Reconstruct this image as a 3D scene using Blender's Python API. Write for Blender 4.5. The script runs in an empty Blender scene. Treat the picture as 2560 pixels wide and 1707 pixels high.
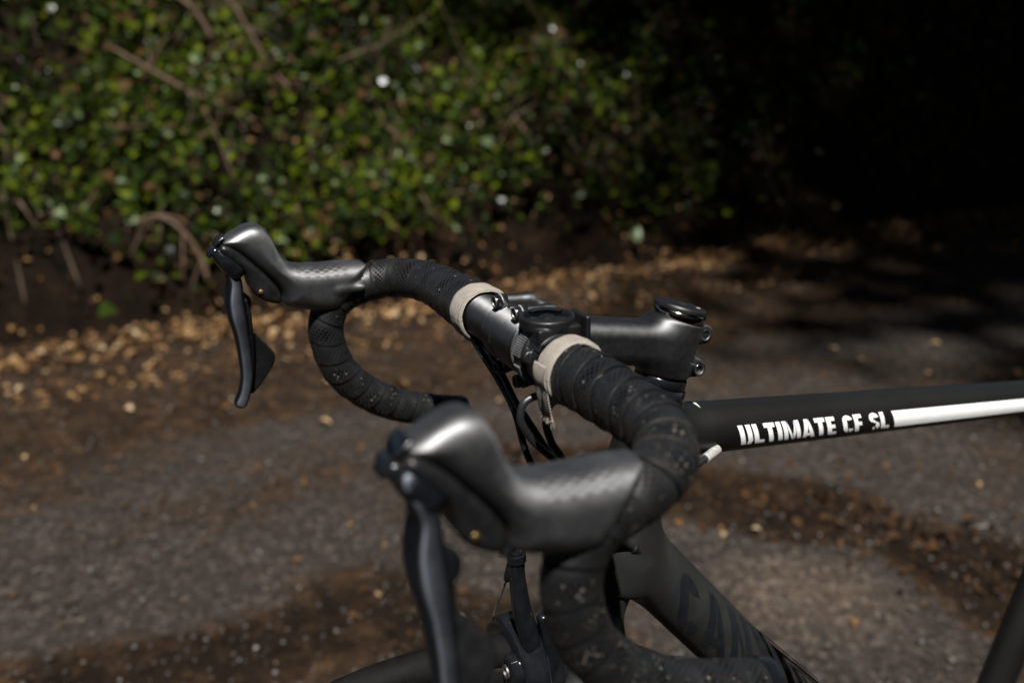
import bpy, bmesh, math, random
import numpy as np
from mathutils import Vector, Matrix
from mathutils.bvhtree import BVHTree

random.seed(7); rng = np.random.default_rng(7)
sc = bpy.context.scene
COL = sc.collection
GZ = 0.893                      # height of the handlebar clamp above the road

# ---------------------------------------------------------------- camera, light, exposure
cd = bpy.data.cameras.new('camera'); cam = bpy.data.objects.new('camera', cd); COL.objects.link(cam)
cam.location = (0.256315, 0.523778, 0.197258 + GZ)
cam.rotation_euler = (1.24182991, 0.01610596, 2.69132825)
cd.sensor_width = 36; cd.lens = 33.515; cd.clip_start = 0.02; cd.clip_end = 500
cd.dof.use_dof = True; cd.dof.focus_distance = 0.645; cd.dof.aperture_fstop = 4.3
sc.camera = cam

L = Vector((0.20, 0.48, 0.855)).normalized()          # towards the sun
w = bpy.data.worlds.new('World'); sc.world = w; w.use_nodes = True
nt = w.node_tree; nt.nodes.clear()
sky = nt.nodes.new('ShaderNodeTexSky'); sky.sky_type = 'NISHITA'; sky.sun_disc = False
sky.sun_elevation = math.asin(L.z); sky.sun_rotation = math.atan2(L.x, L.y)
bg = nt.nodes.new('ShaderNodeBackground'); bg.inputs['Strength'].default_value = 0.03
out = nt.nodes.new('ShaderNodeOutputWorld')
nt.links.new(sky.outputs[0], bg.inputs[0]); nt.links.new(bg.outputs[0], out.inputs[0])
sd = bpy.data.lights.new('sun', 'SUN'); sd.energy = 5.0; sd.angle = math.radians(0.8); sd.color = (1, .98, .945)
so = bpy.data.objects.new('sun', sd); COL.objects.link(so); so.location = (2, 1, 5)
so.rotation_euler = L.to_track_quat('Z', 'Y').to_euler()
sc.view_settings.view_transform = 'Standard'; sc.view_settings.look = 'None'
sc.view_settings.exposure = 0.75; sc.view_settings.gamma = 1; sc.view_settings.use_curve_mapping = False

# ---------------------------------------------------------------- materials
def mat(name):
    m = bpy.data.materials.new(name); m.use_nodes = True
    n = m.node_tree; n.nodes.clear()
    o = n.nodes.new('ShaderNodeOutputMaterial'); p = n.nodes.new('ShaderNodeBsdfPrincipled')
    n.links.new(p.outputs[0], o.inputs[0])
    return m, n, p
def N(n, t, **kw):
    x = n.nodes.new(t)
    for k, v in kw.items():
        if k.startswith('_'):
            s = x.inputs[int(k[1:])] if k[1:].isdigit() else x.inputs[k[1:].replace('_', ' ')]
            if hasattr(v, 'outputs'): n.links.new(v.outputs[0], s)
            elif isinstance(v, bpy.types.NodeSocket): n.links.new(v, s)
            else: s.default_value = v
        else: setattr(x, k, v)
    return x
def M_(n, op, a, b=None, c=None):
    kw = {'_0': a}
    if b is not None: kw['_1'] = b
    if c is not None: kw['_2'] = c
    return N(n, 'ShaderNodeMath', operation=op, **kw)
def ramp(n, fac, stops):
    r = n.nodes.new('ShaderNodeValToRGB'); e = r.color_ramp.elements
    while len(e) < len(stops): e.new(0.5)
    for i, (p, c) in enumerate(stops):
        e[i].position = p; e[i].color = (*c, 1) if len(c) == 3 else c
    n.links.new(fac if isinstance(fac, bpy.types.NodeSocket) else fac.outputs[0], r.inputs[0])
    return r
def noise(n, scale, detail=4, rough=.55, vec=None):
    x = N(n, 'ShaderNodeTexNoise', _Scale=scale, _Detail=detail, _Roughness=rough)
    if vec is not None: n.links.new(vec, x.inputs['Vector'])
    return x
def link(n, a, b): n.links.new(a.outputs[0] if hasattr(a, 'outputs') else a, b)
def g(v): return (v, v, v)

def simple(name, col, rough, metal=0., spec=.5, vcol=.25, vrough=.12, nscale=60, bump=0., bscale=900, coat=0., aniso=0., axis=(0, 1, 0), ior=1.5):
    m, n, p = mat(name)
    tc = N(n, 'ShaderNodeTexCoord')
    ns = noise(n, nscale, 5, .6, tc.outputs['Object'])
    c0 = tuple(max(0, x * (1 - vcol)) for x in col); c1 = tuple(x * (1 + vcol) for x in col)
    link(n, ramp(n, ns, [(.3, c0), (.7, c1)]), p.inputs['Base Color'])
    link(n, ramp(n, ns, [(.3, g(max(.03, rough - vrough))), (.7, g(min(1, rough + vrough)))]), p.inputs['Roughness'])
    p.inputs['Metallic'].default_value = metal; p.inputs['Specular IOR Level'].default_value = spec
    p.inputs['Coat Weight'].default_value = coat; p.inputs['Coat Roughness'].default_value = .12
    p.inputs['Anisotropic'].default_value = aniso; p.inputs['IOR'].default_value = ior
    if aniso: link(n, N(n, 'ShaderNodeCombineXYZ', _0=axis[0], _1=axis[1], _2=axis[2]), p.inputs['Tangent'])
    if bump:
        b = N(n, 'ShaderNodeBump', _Strength=bump, _Distance=.0004)
        link(n, noise(n, bscale, 3, .6, tc.outputs['Object']), b.inputs['Height']); link(n, b, p.inputs['Normal'])
    return m

M_satin = simple('satin_black_alloy', (.20, .20, .205), .52, 1., .5, .10, .03, 200, .22, 2600, aniso=.9, axis=(0, 1, 0))
M_stem = simple('satin_black_stem', (.12, .12, .123), .52, 1., .5, .10, .03, 200, .22, 2600, aniso=.5, axis=(1, 0, .19))
M_frame_noise = None
M_black = simple('black_plastic', (.007, .007, .0075), .42, 0, .5, .3, .08, 120, .05, 1500)
M_gloss = simple('gloss_black_metal', (.007, .0075, .009), .17, 0, .75, .3, .06, 90, 0.03, 900)
M_lever = simple('lever_metal', (.072, .079, .092), .54, 1., .6, .15, .04, 60, .05, 900, aniso=.75, axis=(0, 0, 1))
M_rib = simple('rib_edge', (.16, .16, .165), .45, .4)  # lighter grey stands in for grazing light on the ribs
M_dark = simple('mark_and_shade', (.008, .008, .008), .6)
M_steel = simple('steel', (.5, .5, .5), .28, 1., .5, .2, .08, 300)
M_chrome = simple('polished_metal', (.16, .16, .165), .3, 1., .5, .1, .05, 300)
M_bolt = simple('blackened_bolt', (.16, .157, .155), .5, .9, .5, .3, .1, 400)
M_polish = simple('polished_spacer', (.30, .28, .24), .14, 1., .5, .1, .04, 300)
M_worn = simple('worn_sleeve', (.30, .29, .27), .6, 0, .4, .4, .1, 400)
M_brass = simple('brass_pin', (.22, .15, .06), .4, .8)
M_cable = simple('cable_housing', (.014, .014, .015), .36, 0, .6, .3, .08, 90)
M_tyre = simple('tyre_rubber', (.004, .0038, .0036), .75, 0, .15, .5, .1, 60, .5, 700)
M_rim = simple('rim_carbon', (.015, .015, .016), .35)
M_white = simple('white_decal', (.86, .86, .84), .4, 0, .5, .03, .05, 80)
M_navy = simple('navy_decal', (.0080, .0090, .0118), .42, 0, .6, .2, .04, 80)
M_wire = simple('brake_wire', (.2, .2, .2), .4, .8)

def mk_frame():
    m, n, p = mat('matte_carbon_frame')
    tc = N(n, 'ShaderNodeTexCoord'); ob = tc.outputs['Object']
    dust = noise(n, 9, 5, .6, ob); blot = noise(n, 38, 2, .45, ob); fine = noise(n, 1500, 2, .5, ob)
    sp = N(n, 'ShaderNodeSeparateXYZ', _0=ob)
    low = N(n, 'ShaderNodeMapRange', _0=sp.outputs['Z'], _1=GZ - .10, _2=GZ - .17, _3=0., _4=1.)   # road dust sits on the lower tubes
    front = N(n, 'ShaderNodeMapRange', _0=sp.outputs['X'], _1=-.36, _2=-.28, _3=0., _4=1.)
    low = M_(n, 'MULTIPLY', low, front)
    bl = ramp(n, blot, [(.40, g(1)), (.50, g(.72))])
    mx = M_(n, 'MULTIPLY', low, bl)
    mx2 = M_(n, 'MULTIPLY', mx, ramp(n, dust, [(.3, g(.55)), (.6, g(1))]))
    c = N(n, 'ShaderNodeMix', data_type='RGBA', _0=mx2)
    c.inputs[6].default_value = (.006, .0058, .005, 1); c.inputs[7].default_value = (.025, .0257, .0238, 1)
    link(n, c.outputs[2], p.inputs['Base Color'])
    link(n, ramp(n, dust, [(.3, g(.36)), (.7, g(.5))]), p.inputs['Roughness'])
    b = N(n, 'ShaderNodeBump', _Strength=.06, _Distance=.0003); link(n, fine, b.inputs['Height']); link(n, b, p.inputs['Normal'])
    return m
M_frame = mk_frame()

def mk_hood():
    m, n, p = mat('hood_rubber')
    tc = N(n, 'ShaderNodeTexCoord'); ob = tc.outputs['Object']
    uv = N(n, 'ShaderNodeUVMap'); s = N(n, 'ShaderNodeSeparateXYZ', _0=uv)
    wear = noise(n, 38, 6, .72, ob); fine = noise(n, 1400, 3, .6, ob)
    link(n, ramp(n, wear, [(.3, (.011, .011, .0114)), (.7, (.027, .027, .028))]), p.inputs['Base Color'])
    link(n, ramp(n, wear, [(.36, g(.42)), (.64, g(.62))]), p.inputs['Roughness'])
    p.inputs['Specular IOR Level'].default_value = .8; p.inputs['IOR'].default_value = 1.9; p.inputs['Anisotropic'].default_value = .6
    link(n, N(n, 'ShaderNodeCombineXYZ', _0=1., _1=0., _2=0.), p.inputs['Tangent'])
    # scale pattern pressed into the top, only between x 58 and 100 mm, u = x mm, v = y mm
    row = M_(n, 'DIVIDE', s.outputs['X'], 3.7); ri = M_(n, 'FLOOR', row); rf = M_(n, 'FRACT', row)
    off = M_(n, 'MULTIPLY', M_(n, 'MODULO', ri, 2.), .5)
    cv = M_(n, 'SUBTRACT', M_(n, 'FRACT', M_(n, 'ADD', M_(n, 'DIVIDE', s.outputs['Y'], 4.2), off)), .5)
    arc = M_(n, 'SUBTRACT', rf, M_(n, 'MULTIPLY', M_(n, 'MULTIPLY', cv, cv), 2.2))
    sc_h = M_(n, 'SMOOTH_MAX', M_(n, 'FRACT', M_(n, 'ADD', arc, 1.)), 0., .1)
    geo = N(n, 'ShaderNodeNewGeometry'); gn = N(n, 'ShaderNodeSeparateXYZ', _0=geo.outputs['Normal'])
    mz = N(n, 'ShaderNodeMapRange', _0=gn.outputs['Z'], _1=.35, _2=.7)
    m1 = N(n, 'ShaderNodeMapRange', _0=s.outputs['X'], _1=56., _2=62.); m2 = N(n, 'ShaderNodeMapRange', _0=s.outputs['X'], _1=101., _2=93.)
    mask = M_(n, 'MULTIPLY', M_(n, 'MULTIPLY', m1, m2), mz)
    b1 = N(n, 'ShaderNodeBump', _Strength=.6, _Distance=.0008); link(n, M_(n, 'MULTIPLY', sc_h, mask), b1.inputs['Height'])
    b2 = N(n, 'ShaderNodeBump', _Strength=.12, _Distance=.0003); link(n, fine, b2.inputs['Height']); link(n, b1, b2.inputs['Normal'])
    link(n, b2, p.inputs['Normal'])
    return m
M_hood = mk_hood()

def mk_tape():
    m, n, p = mat('perforated_bar_tape')
    uv = N(n, 'ShaderNodeUVMap'); s = N(n, 'ShaderNodeSeparateXYZ', _0=uv)       # u across the tape, v along it, in mm
    tc = N(n, 'ShaderNodeTexCoord'); ob = tc.outputs['Object']
    U, V = s.outputs['X'], s.outputs['Y']
    row = M_(n, 'DIVIDE', U, 2.3); ri = M_(n, 'FLOOR', row); cu = M_(n, 'MULTIPLY', M_(n, 'SUBTRACT', M_(n, 'FRACT', row), .5), 2.3)
    vv = M_(n, 'ADD', M_(n, 'DIVIDE', V, 4.0), M_(n, 'MULTIPLY', M_(n, 'MODULO', ri, 2.), .5))
    vi = M_(n, 'FLOOR', vv); cv = M_(n, 'MULTIPLY', M_(n, 'SUBTRACT', M_(n, 'FRACT', vv), .5), 4.0)
    d = M_(n, 'SQRT', M_(n, 'ADD', M_(n, 'MULTIPLY', cu, cu), M_(n, 'MULTIPLY', cv, cv)))
    cell = N(n, 'ShaderNodeCombineXYZ', _0=ri, _1=vi)
    wn = N(n, 'ShaderNodeTexWhiteNoise', _0=cell)
    # holes are biggest in the middle of the tape and shrink towards its edges; groups come and go along it
    du = M_(n, 'ABSOLUTE', M_(n, 'SUBTRACT', U, 8.8))
    r0 = N(n, 'ShaderNodeMapRange', _0=du, _1=2., _2=7.8, _3=.98, _4=.22)
    grp = M_(n, 'ADD', M_(n, 'MULTIPLY', M_(n, 'SINE', M_(n, 'MULTIPLY', V, .15)), .30), .85)
    r = M_(n, 'MULTIPLY', r0, grp)
    # dried mud caught in some of the holes
    mud_n = noise(n, 16, 3, .5, ob)
    att = N(n, 'ShaderNodeAttribute', attribute_name='mud')
    thr = M_(n, 'MULTIPLY', M_(n, 'ADD', ramp(n, mud_n, [(.42, g(.0)), (.64, g(.40))]), .06), att.outputs['Fac'])
    mud = M_(n, 'LESS_THAN', wn.outputs[0], thr)
    hole = N(n, 'ShaderNodeMapRange', _0=M_(n, 'SUBTRACT', M_(n, 'MULTIPLY', r, M_(n, 'SUBTRACT', 1., M_(n, 'MULTIPLY', mud, .42))), d), _1=-.12, _2=.16, interpolation_type='SMOOTHSTEP')
    wear = noise(n, 60, 5, .65, ob); fine = noise(n, 1800, 3, .6, ob)
    base = ramp(n, wear, [(.3, (.0055, .0055, .0057)), (.7, (.0105, .0105, .011))])
    mc = ramp(n, wn.outputs[1], [(.2, (.30, .25, .16)), (.45, (.22, .21, .18)), (.9, (.08, .083, .086))])
    hc = N(n, 'ShaderNodeMix', data_type='RGBA', _0=mud); hc.inputs[6].default_value = (.002, .002, .002, 1); link(n, mc, hc.inputs[7])
    fc = N(n, 'ShaderNodeMix', data_type='RGBA', _0=hole); link(n, base, fc.inputs[6]); link(n, hc.outputs[2], fc.inputs[7])
    # a patchy paler edge on the lip of each turn
    lip = N(n, 'ShaderNodeMapRange', _0=U, _1=16.6, _2=17.2); lw = ramp(n, noise(n, 26, 4, .6, ob), [(.54, g(0)), (.72, g(.42))])
    fl = N(n, 'ShaderNodeMix', data_type='RGBA', _0=M_(n, 'MULTIPLY', lip, lw)); link(n, fc.outputs[2], fl.inputs[6]); fl.inputs[7].default_value = (.16, .14, .12, 1)
    link(n, fl.outputs[2], p.inputs['Base Color'])
    link(n, ramp(n, wear, [(.3, g(.38)), (.7, g(.54))]), p.inputs['Roughness']); p.inputs['IOR'].default_value = 1.5; link(n, M_(n, 'MULTIPLY', N(n, 'ShaderNodeMapRange', _0=U, _1=16.0, _2=16.7, _3=.5, _4=.1), M_(n, 'SUBTRACT', 1., hole)), p.inputs['Specular IOR Level'])
    b1 = N(n, 'ShaderNodeBump', _Strength=.9, _Distance=.0009); b1.invert = True; link(n, hole, b1.inputs['Height'])
    b2 = N(n, 'ShaderNodeBump', _Strength=.25, _Distance=.0003); link(n, fine, b2.inputs['Height']); link(n, b1, b2.inputs['Normal'])
    link(n, b2, p.inputs['Normal'])
    return m
M_tape = mk_tape()

def mk_cloth():
    m, n, p = mat('beige_cloth_tape')
    uv = N(n, 'ShaderNodeUVMap'); s = N(n, 'ShaderNodeSeparateXYZ', _0=uv)
    tc = N(n, 'ShaderNodeTexCoord'); ob = tc.outputs['Object']
    ns = noise(n, 110, 6, .75, ob)
    rib = M_(n, 'SINE', M_(n, 'ADD', M_(n, 'MULTIPLY', s.outputs['X'], 4.3), M_(n, 'MULTIPLY', noise(n, 30, 3, .6, ob), 5.)))
    knit = M_(n, 'SINE', M_(n, 'MULTIPLY', s.outputs['Y'], 8.5))
    hgt = M_(n, 'ADD', M_(n, 'MULTIPLY', rib, .6), M_(n, 'MULTIPLY', knit, .4))
    dirt = N(n, 'ShaderNodeMapRange', _0=N(n, 'ShaderNodeSeparateXYZ', _0=ob).outputs['Z'], _1=GZ + .01, _2=GZ - .022)
    c1 = ramp(n, ns, [(.3, (.31, .272, .232)), (.7, (.46, .41, .355))])
    c2 = N(n, 'ShaderNodeMix', data_type='RGBA', _0=M_(n, 'MULTIPLY', dirt, ramp(n, ns, [(.4, g(.2)), (.62, g(.8))]))); link(n, c1, c2.inputs[6]); c2.inputs[7].default_value = (.13, .10, .08, 1)
    c3 = N(n, 'ShaderNodeMix', data_type='RGBA', blend_type='MULTIPLY', _0=.75); link(n, c2.outputs[2], c3.inputs[6]); link(n, ramp(n, M_(n, 'ADD', M_(n, 'MULTIPLY', hgt, .5), .5), [(.05, g(.2)), (.5, g(1))]), c3.inputs[7])
    link(n, c3.outputs[2], p.inputs['Base Color']); p.inputs['Roughness'].default_value = .9; p.inputs['Specular IOR Level'].default_value = .2
    b = N(n, 'ShaderNodeBump', _Strength=.8, _Distance=.0005); link(n, hgt, b.inputs['Height']); link(n, b, p.inputs['Normal'])
    return m
M_cloth = mk_cloth()

def mk_leaf(name, stops, rough=.35, spec=.5, trans=.25, gloss=False):
    m, n, p = mat(name)
    at = N(n, 'ShaderNodeAttribute', attribute_name='tint'); tc = N(n, 'ShaderNodeTexCoord')
    c = ramp(n, at.outputs['Fac'], stops)
    ns = noise(n, 60, 3, .6, tc.outputs['Object'])
    mx = N(n, 'ShaderNodeMix', data_type='RGBA', blend_type='MULTIPLY', _0=.6); link(n, c, mx.inputs[6]); link(n, ramp(n, ns, [(.3, g(.55)), (.7, g(1.15))]), mx.inputs[7])
    link(n, mx.outputs[2], p.inputs['Base Color']); p.inputs['Roughness'].default_value = rough; p.inputs['Specular IOR Level'].default_value = spec
    if gloss:                                                       # some leaves waxy, most dull
        fr = M_(n, 'FRACT', M_(n, 'MULTIPLY', at.outputs['Fac'], 97.3)); link(n, ramp(n, fr, [(.0, g(.30)), (.10, g(.36)), (.2, g(.65))]), p.inputs['Roughness']); link(n, ramp(n, fr, [(.05, g(.5)), (.12, g(spec))]), p.inputs['Specular IOR Level'])
    if trans:
        o = [x for x in n.nodes if x.type == 'OUTPUT_MATERIAL'][0]
        t = N(n, 'ShaderNodeBsdfTranslucent'); link(n, mx.outputs[2], t.inputs[0])
        a = N(n, 'ShaderNodeMixShader', _0=trans); n.links.new(p.outputs[0], a.inputs[1]); n.links.new(t.outputs[0], a.inputs[2]); n.links.new(a.outputs[0], o.inputs[0])
    return m
M_ivy = mk_leaf('ivy_leaf', [(0, (.004, .008, .0003)), (.35, (.015, .030, .0006)), (.6, (.046, .072, .0006)), (.75, (.092, .122, .0012)), (.80, (.12, .15, .005)), (.84, (.22, .29, .15)), (.88, (.080, .040, .014)), (1, (.14, .075, .032))], .5, .14, .38, gloss=True)
M_litter = mk_leaf('dead_leaf', [(0, (.035, .018, .008)), (.35, (.10, .050, .020)), (.65, (.21, .115, .045)), (.85, (.36, .235, .12)), (1, (.46, .35, .22))], .7, .15, .1)
M_twig = simple('dry_stem', (.11, .068, .045), .7, 0, .3, .4, .1, 30, .4, 300)
M_bark = simple('bark', (.05, .036, .025), .85, 0, .2, .5, .1, 12, .8, 60)
M_stone = mk_leaf('grit', [(0, (.03, .026, .023)), (.6, (.055, .045, .037)), (.95, (.10, .082, .066)), (1, (.17, .145, .12))], .55, .5, 0)

def mk_ground(name, kind):
    m, n, p = mat(name)
    tc = N(n, 'ShaderNodeTexCoord'); ob = tc.outputs['Object']
    big = noise(n, 1.7, 5, .6, ob); mid = noise(n, 9, 6, .7, ob); fine = noise(n, 190, 4, .75, ob)
    vor = N(n, 'ShaderNodeTexVoronoi', _Scale=210.); link(n, ob, vor.inputs['Vector'])
    if kind == 'road':
        mp = N(n, 'ShaderNodeMapping'); mp.inputs['Scale'].default_value = (.45, 1.6, 1); mp.inputs['Rotation'].default_value = (0, 0, .12); link(n, ob, mp.inputs['Vector'])
        band = noise(n, 1.5, 4, .55, mp.outputs[0])
        asph = ramp(n, fine, [(.30, (.009, .0072, .006)), (.5, (.030, .0245, .0205)), (.70, (.082, .067, .056))])
        grain = N(n, 'ShaderNodeTexVoronoi', _Scale=75.); link(n, ob, grain.inputs['Vector']); gs = N(n, 'ShaderNodeSeparateColor', _0=grain.outputs['Color'])
        gm = N(n, 'ShaderNodeMix', data_type='RGBA', blend_type='MULTIPLY', _0=1.); link(n, asph, gm.inputs[6]); link(n, ramp(n, gs.outputs[0], [(0, g(.6)), (.75, g(1.1)), (1, g(1.9))]), gm.inputs[7])
        brown_tone = ramp(n, M_(n, 'ADD', M_(n, 'MULTIPLY', mid, .6), M_(n, 'MULTIPLY', fine, .4)), [(.38, (.005, .0026, .0012)), (.5, (.022, .0118, .0055)), (.62, (.056, .031, .0145))])  # leaf mould colour; the vertex attribute mixes in more of it
        clod = N(n, 'ShaderNodeTexVoronoi', _Scale=38.); link(n, ob, clod.inputs['Vector']); cs = N(n, 'ShaderNodeSeparateColor', _0=clod.outputs['Color'])
        mm_ = N(n, 'ShaderNodeMix', data_type='RGBA', blend_type='MULTIPLY', _0=1.); link(n, brown_tone, mm_.inputs[6]); link(n, ramp(n, cs.outputs[0], [(0, g(.5)), (.65, g(1.05)), (1, g(1.9))]), mm_.inputs[7])
        sp = N(n, 'ShaderNodeSeparateXYZ', _0=ob)
        edge = N(n, 'ShaderNodeMapRange', _0=sp.outputs['Y'], _1=-1.9, _2=-2.45, _3=0., _4=.55)      # leaf mould towards the verge
        f = M_(n, 'ADD', M_(n, 'MULTIPLY', M_(n, 'ADD', M_(n, 'MULTIPLY', band, .72), M_(n, 'MULTIPLY', mid, .28)), 1.), edge)
        am = N(n, 'ShaderNodeAttribute', attribute_name='brown_tone')
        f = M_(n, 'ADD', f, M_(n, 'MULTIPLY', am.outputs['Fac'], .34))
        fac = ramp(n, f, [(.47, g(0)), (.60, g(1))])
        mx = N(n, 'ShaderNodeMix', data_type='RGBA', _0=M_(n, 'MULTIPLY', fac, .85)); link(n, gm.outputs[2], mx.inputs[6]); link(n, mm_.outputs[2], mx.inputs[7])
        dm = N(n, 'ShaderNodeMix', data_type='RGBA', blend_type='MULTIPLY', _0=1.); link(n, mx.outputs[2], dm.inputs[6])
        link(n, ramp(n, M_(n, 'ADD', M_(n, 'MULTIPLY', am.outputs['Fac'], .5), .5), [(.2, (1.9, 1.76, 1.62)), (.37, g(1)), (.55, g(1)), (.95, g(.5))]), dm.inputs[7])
        link(n, dm.outputs[2], p.inputs['Base Color'])
    else:
        link(n, ramp(n, mid, [(.3, (.0018, .0010, .0005)), (.55, (.0075, .0042, .0021)), (.72, (.024, .0135, .0065))]), p.inputs['Base Color'])
    p.inputs['Roughness'].default_value = .9; p.inputs['Specular IOR Level'].default_value = .08
    h = M_(n, 'ADD', M_(n, 'MULTIPLY', fine, .6), M_(n, 'MULTIPLY', vor.outputs['Distance'], .7))
    b = N(n, 'ShaderNodeBump', _Strength=.8, _Distance=.004); link(n, h, b.inputs['Height'])
    b2 = N(n, 'ShaderNodeBump', _Strength=.6, _Distance=.02); link(n, mid, b2.inputs['Height']); link(n, b, b2.inputs['Normal']); link(n, b2, p.inputs['Normal'])
    return m
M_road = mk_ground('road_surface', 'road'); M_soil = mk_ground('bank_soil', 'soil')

# ---------------------------------------------------------------- mesh helpers
def obj(name, v, f, m, parent=None, smooth=True, mm=True, uv=None, attr=None):
    v = np.asarray(v, float)
    if mm: v = v * .001 + np.array([0, 0, GZ])
    me = bpy.data.meshes.new(name); me.from_pydata(v.tolist(), [], [list(map(int, q)) for q in f]); me.update()
    if smooth: me.polygons.foreach_set('use_smooth', np.ones(len(me.polygons), bool))
    if m: me.materials.append(m)
    if uv is not None:
        l = me.uv_layers.new(name='UVMap'); idx = np.zeros(len(me.loops), int); me.loops.foreach_get('vertex_index', idx)
        l.data.foreach_set('uv', np.asarray(uv, np.float32)[idx].ravel())
    if attr:
        for k, a in attr.items():
            t = me.attributes.new(k, 'FLOAT', 'POINT'); t.data.foreach_set('value', np.asarray(a, np.float32))
    o = bpy.data.objects.new(name, me); COL.objects.link(o)
    if parent: o.parent = parent
    return o
def empty(name, loc=(0, 0, 0), parent=None):
    o = bpy.data.objects.new(name, None); COL.objects.link(o); o.location = loc; o.empty_display_size = .05
    if parent: o.parent = parent
    return o
def tag(o, label=None, cat=None, group=None, kind=None):
    if label: o['label'] = label
    if cat: o['category'] = cat
    if group: o['group'] = group
    if kind: o['kind'] = kind
    return o
class MB:
    def __init__(s): s.v = []; s.f = []; s.n = 0
    def add(s, v, f):
        s.v.append(np.asarray(v, float)); s.f += [[i + s.n for i in q] for q in f]; s.n += len(v); return s
    def get(s): return np.concatenate(s.v), s.f
def mirror(v, f): v = np.array(v, float); v[:, 1] *= -1; return v, [list(q)[::-1] for q in f]

def spline(P, step=1.0, closed=False):
    P = np.asarray(P, float); n = len(P)
    Q = np.vstack([2 * P[0] - P[1], P, 2 * P[-1] - P[-2]]); o = []
    for i in range(n - 1):
        p0, p1, p2, p3 = Q[i:i + 4]; k = max(6, int(np.linalg.norm(p2[:3] - p1[:3]) / step * 2))
        for t in np.linspace(0, 1, k, endpoint=False):
            o.append(.5 * ((2 * p1) + (-p0 + p2) * t + (2 * p0 - 5 * p1 + 4 * p2 - p3) * t * t + (-p0 + 3 * p1 - 3 * p2 + p3) * t ** 3))
    o.append(P[-1]); o = np.array(o)
    d = np.r_[0, np.cumsum(np.linalg.norm(np.diff(o[:, :3], axis=0), axis=1))]
    s = np.linspace(0, d[-1], max(2, int(d[-1] / step) + 1))
    return np.column_stack([np.interp(s, d, o[:, k]) for k in range(o.shape[1])]), s
def frames(P, up=(0, 0, 1)):
    T = np.gradient(P, axis=0); T /= np.linalg.norm(T, axis=1)[:, None]
    a = np.array(up, float); A = []
    a = a - T[0] * (a @ T[0])
    if np.linalg.norm(a) < 1e-3: a = np.array([1., 0, 0]) - T[0] * T[0][0]
    for t in T:
        a = a - t * (a @ t); a /= np.linalg.norm(a); A.append(a)
    A = np.array(A); return T, A, np.cross(T, A)
def tube(P, r, seg=16, step=2.0, caps=True, up=(0, 0, 1), dense=True):
    P = np.asarray(P, float); r = np.full(len(P), float(r)) if np.isscalar(r) else np.asarray(r, float)
    Q = np.column_stack([P, r])
    if dense: Q, _ = spline(Q, step)
    T, A, B = frames(Q[:, :3], up); th = np.linspace(0, 2 * np.pi, seg, endpoint=False)
    v = (Q[:, None, :3] + Q[:, None, 3:4] * (np.cos(th)[None, :, None] * A[:, None] + np.sin(th)[None, :, None] * B[:, None])).reshape(-1, 3)
    n = len(Q); f = [[i * seg + j, i * seg + (j + 1) % seg, (i + 1) * seg + (j + 1) % seg, (i + 1) * seg + j] for i in range(n - 1) for j in range(seg)]
    if caps: f += [list(range(seg))[::-1], [(n - 1) * seg + j for j in range(seg)]]
    return v, f
def loft(P, wdir, hw, ht, seg=28, ex=2.6, step=1.5, cap_round=True):
    """superellipse sections along P; wdir the direction of half width hw, ht the half thickness across it"""
    Q, _ = spline(np.column_stack([P, hw, ht]), step)
    if cap_round:
        k = 5; e0 = Q[0].copy(); e1 = Q[-1].copy(); r0 = min(e0[3:5]); r1 = min(e1[3:5])
        d0 = Q[0, :3] - Q[1, :3]; d0 /= np.linalg.norm(d0); d1 = Q[-1, :3] - Q[-2, :3]; d1 /= np.linalg.norm(d1)
        a = np.linspace(0, 1, k + 1)[1:]; pre = []; post = []
        for t in a:
            s = math.sqrt(max(0, 1 - t * t)); s = max(s, .05)
            q = e0.copy(); q[:3] += d0 * r0 * t; q[3:5] = e0[3:5] - r0 * (1 - s); pre.insert(0, q)
            q = e1.copy(); q[:3] += d1 * r1 * t; q[3:5] = e1[3:5] - r1 * (1 - s); post.append(q)
        Q = np.vstack([pre, Q, post])
    T = np.gradient(Q[:, :3], axis=0); T /= np.linalg.norm(T, axis=1)[:, None]
    Wd = np.asarray(wdir, float); Wd = np.tile(Wd, (len(Q), 1)) if Wd.ndim == 1 else Wd
    A = Wd - T * (Wd * T).sum(1)[:, None]; A /= np.linalg.norm(A, axis=1)[:, None]; B = np.cross(T, A)
    th = np.linspace(0, 2 * np.pi, seg, endpoint=False)
    c = np.sign(np.cos(th)) * np.abs(np.cos(th)) ** (2 / ex); s = np.sign(np.sin(th)) * np.abs(np.sin(th)) ** (2 / ex)
    v = (Q[:, None, :3] + Q[:, None, 3:4] * c[None, :, None] * A[:, None] + Q[:, None, 4:5] * s[None, :, None] * B[:, None]).reshape(-1, 3)
    n = len(Q); f = [[i * seg + j, i * seg + (j + 1) % seg, (i + 1) * seg + (j + 1) % seg, (i + 1) * seg + j] for i in range(n - 1) for j in range(seg)]
    f += [list(range(seg))[::-1], [(n - 1) * seg + j for j in range(seg)]]
    return v, f
def lathe(prof, origin, axis, seg=40):
    """prof: (radius, distance along axis) pairs"""
    ax = np.asarray(axis, float); ax /= np.linalg.norm(ax); a = np.cross(ax, [0, 1, 0] if abs(ax[1]) < .9 else [1, 0, 0]); a /= np.linalg.norm(a); b = np.cross(ax, a)
    th = np.linspace(0, 2 * np.pi, seg, endpoint=False); v = []
    for r, h in prof:
        v.append(np.asarray(origin, float) + ax * h + max(r, 1e-3) * (np.cos(th)[:, None] * a + np.sin(th)[:, None] * b))
    n = len(prof); f = [[i * seg + j, i * seg + (j + 1) % seg, (i + 1) * seg + (j + 1) % seg, (i + 1) * seg + j] for i in range(n - 1) for j in range(seg)]
    return np.concatenate(v), f
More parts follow.
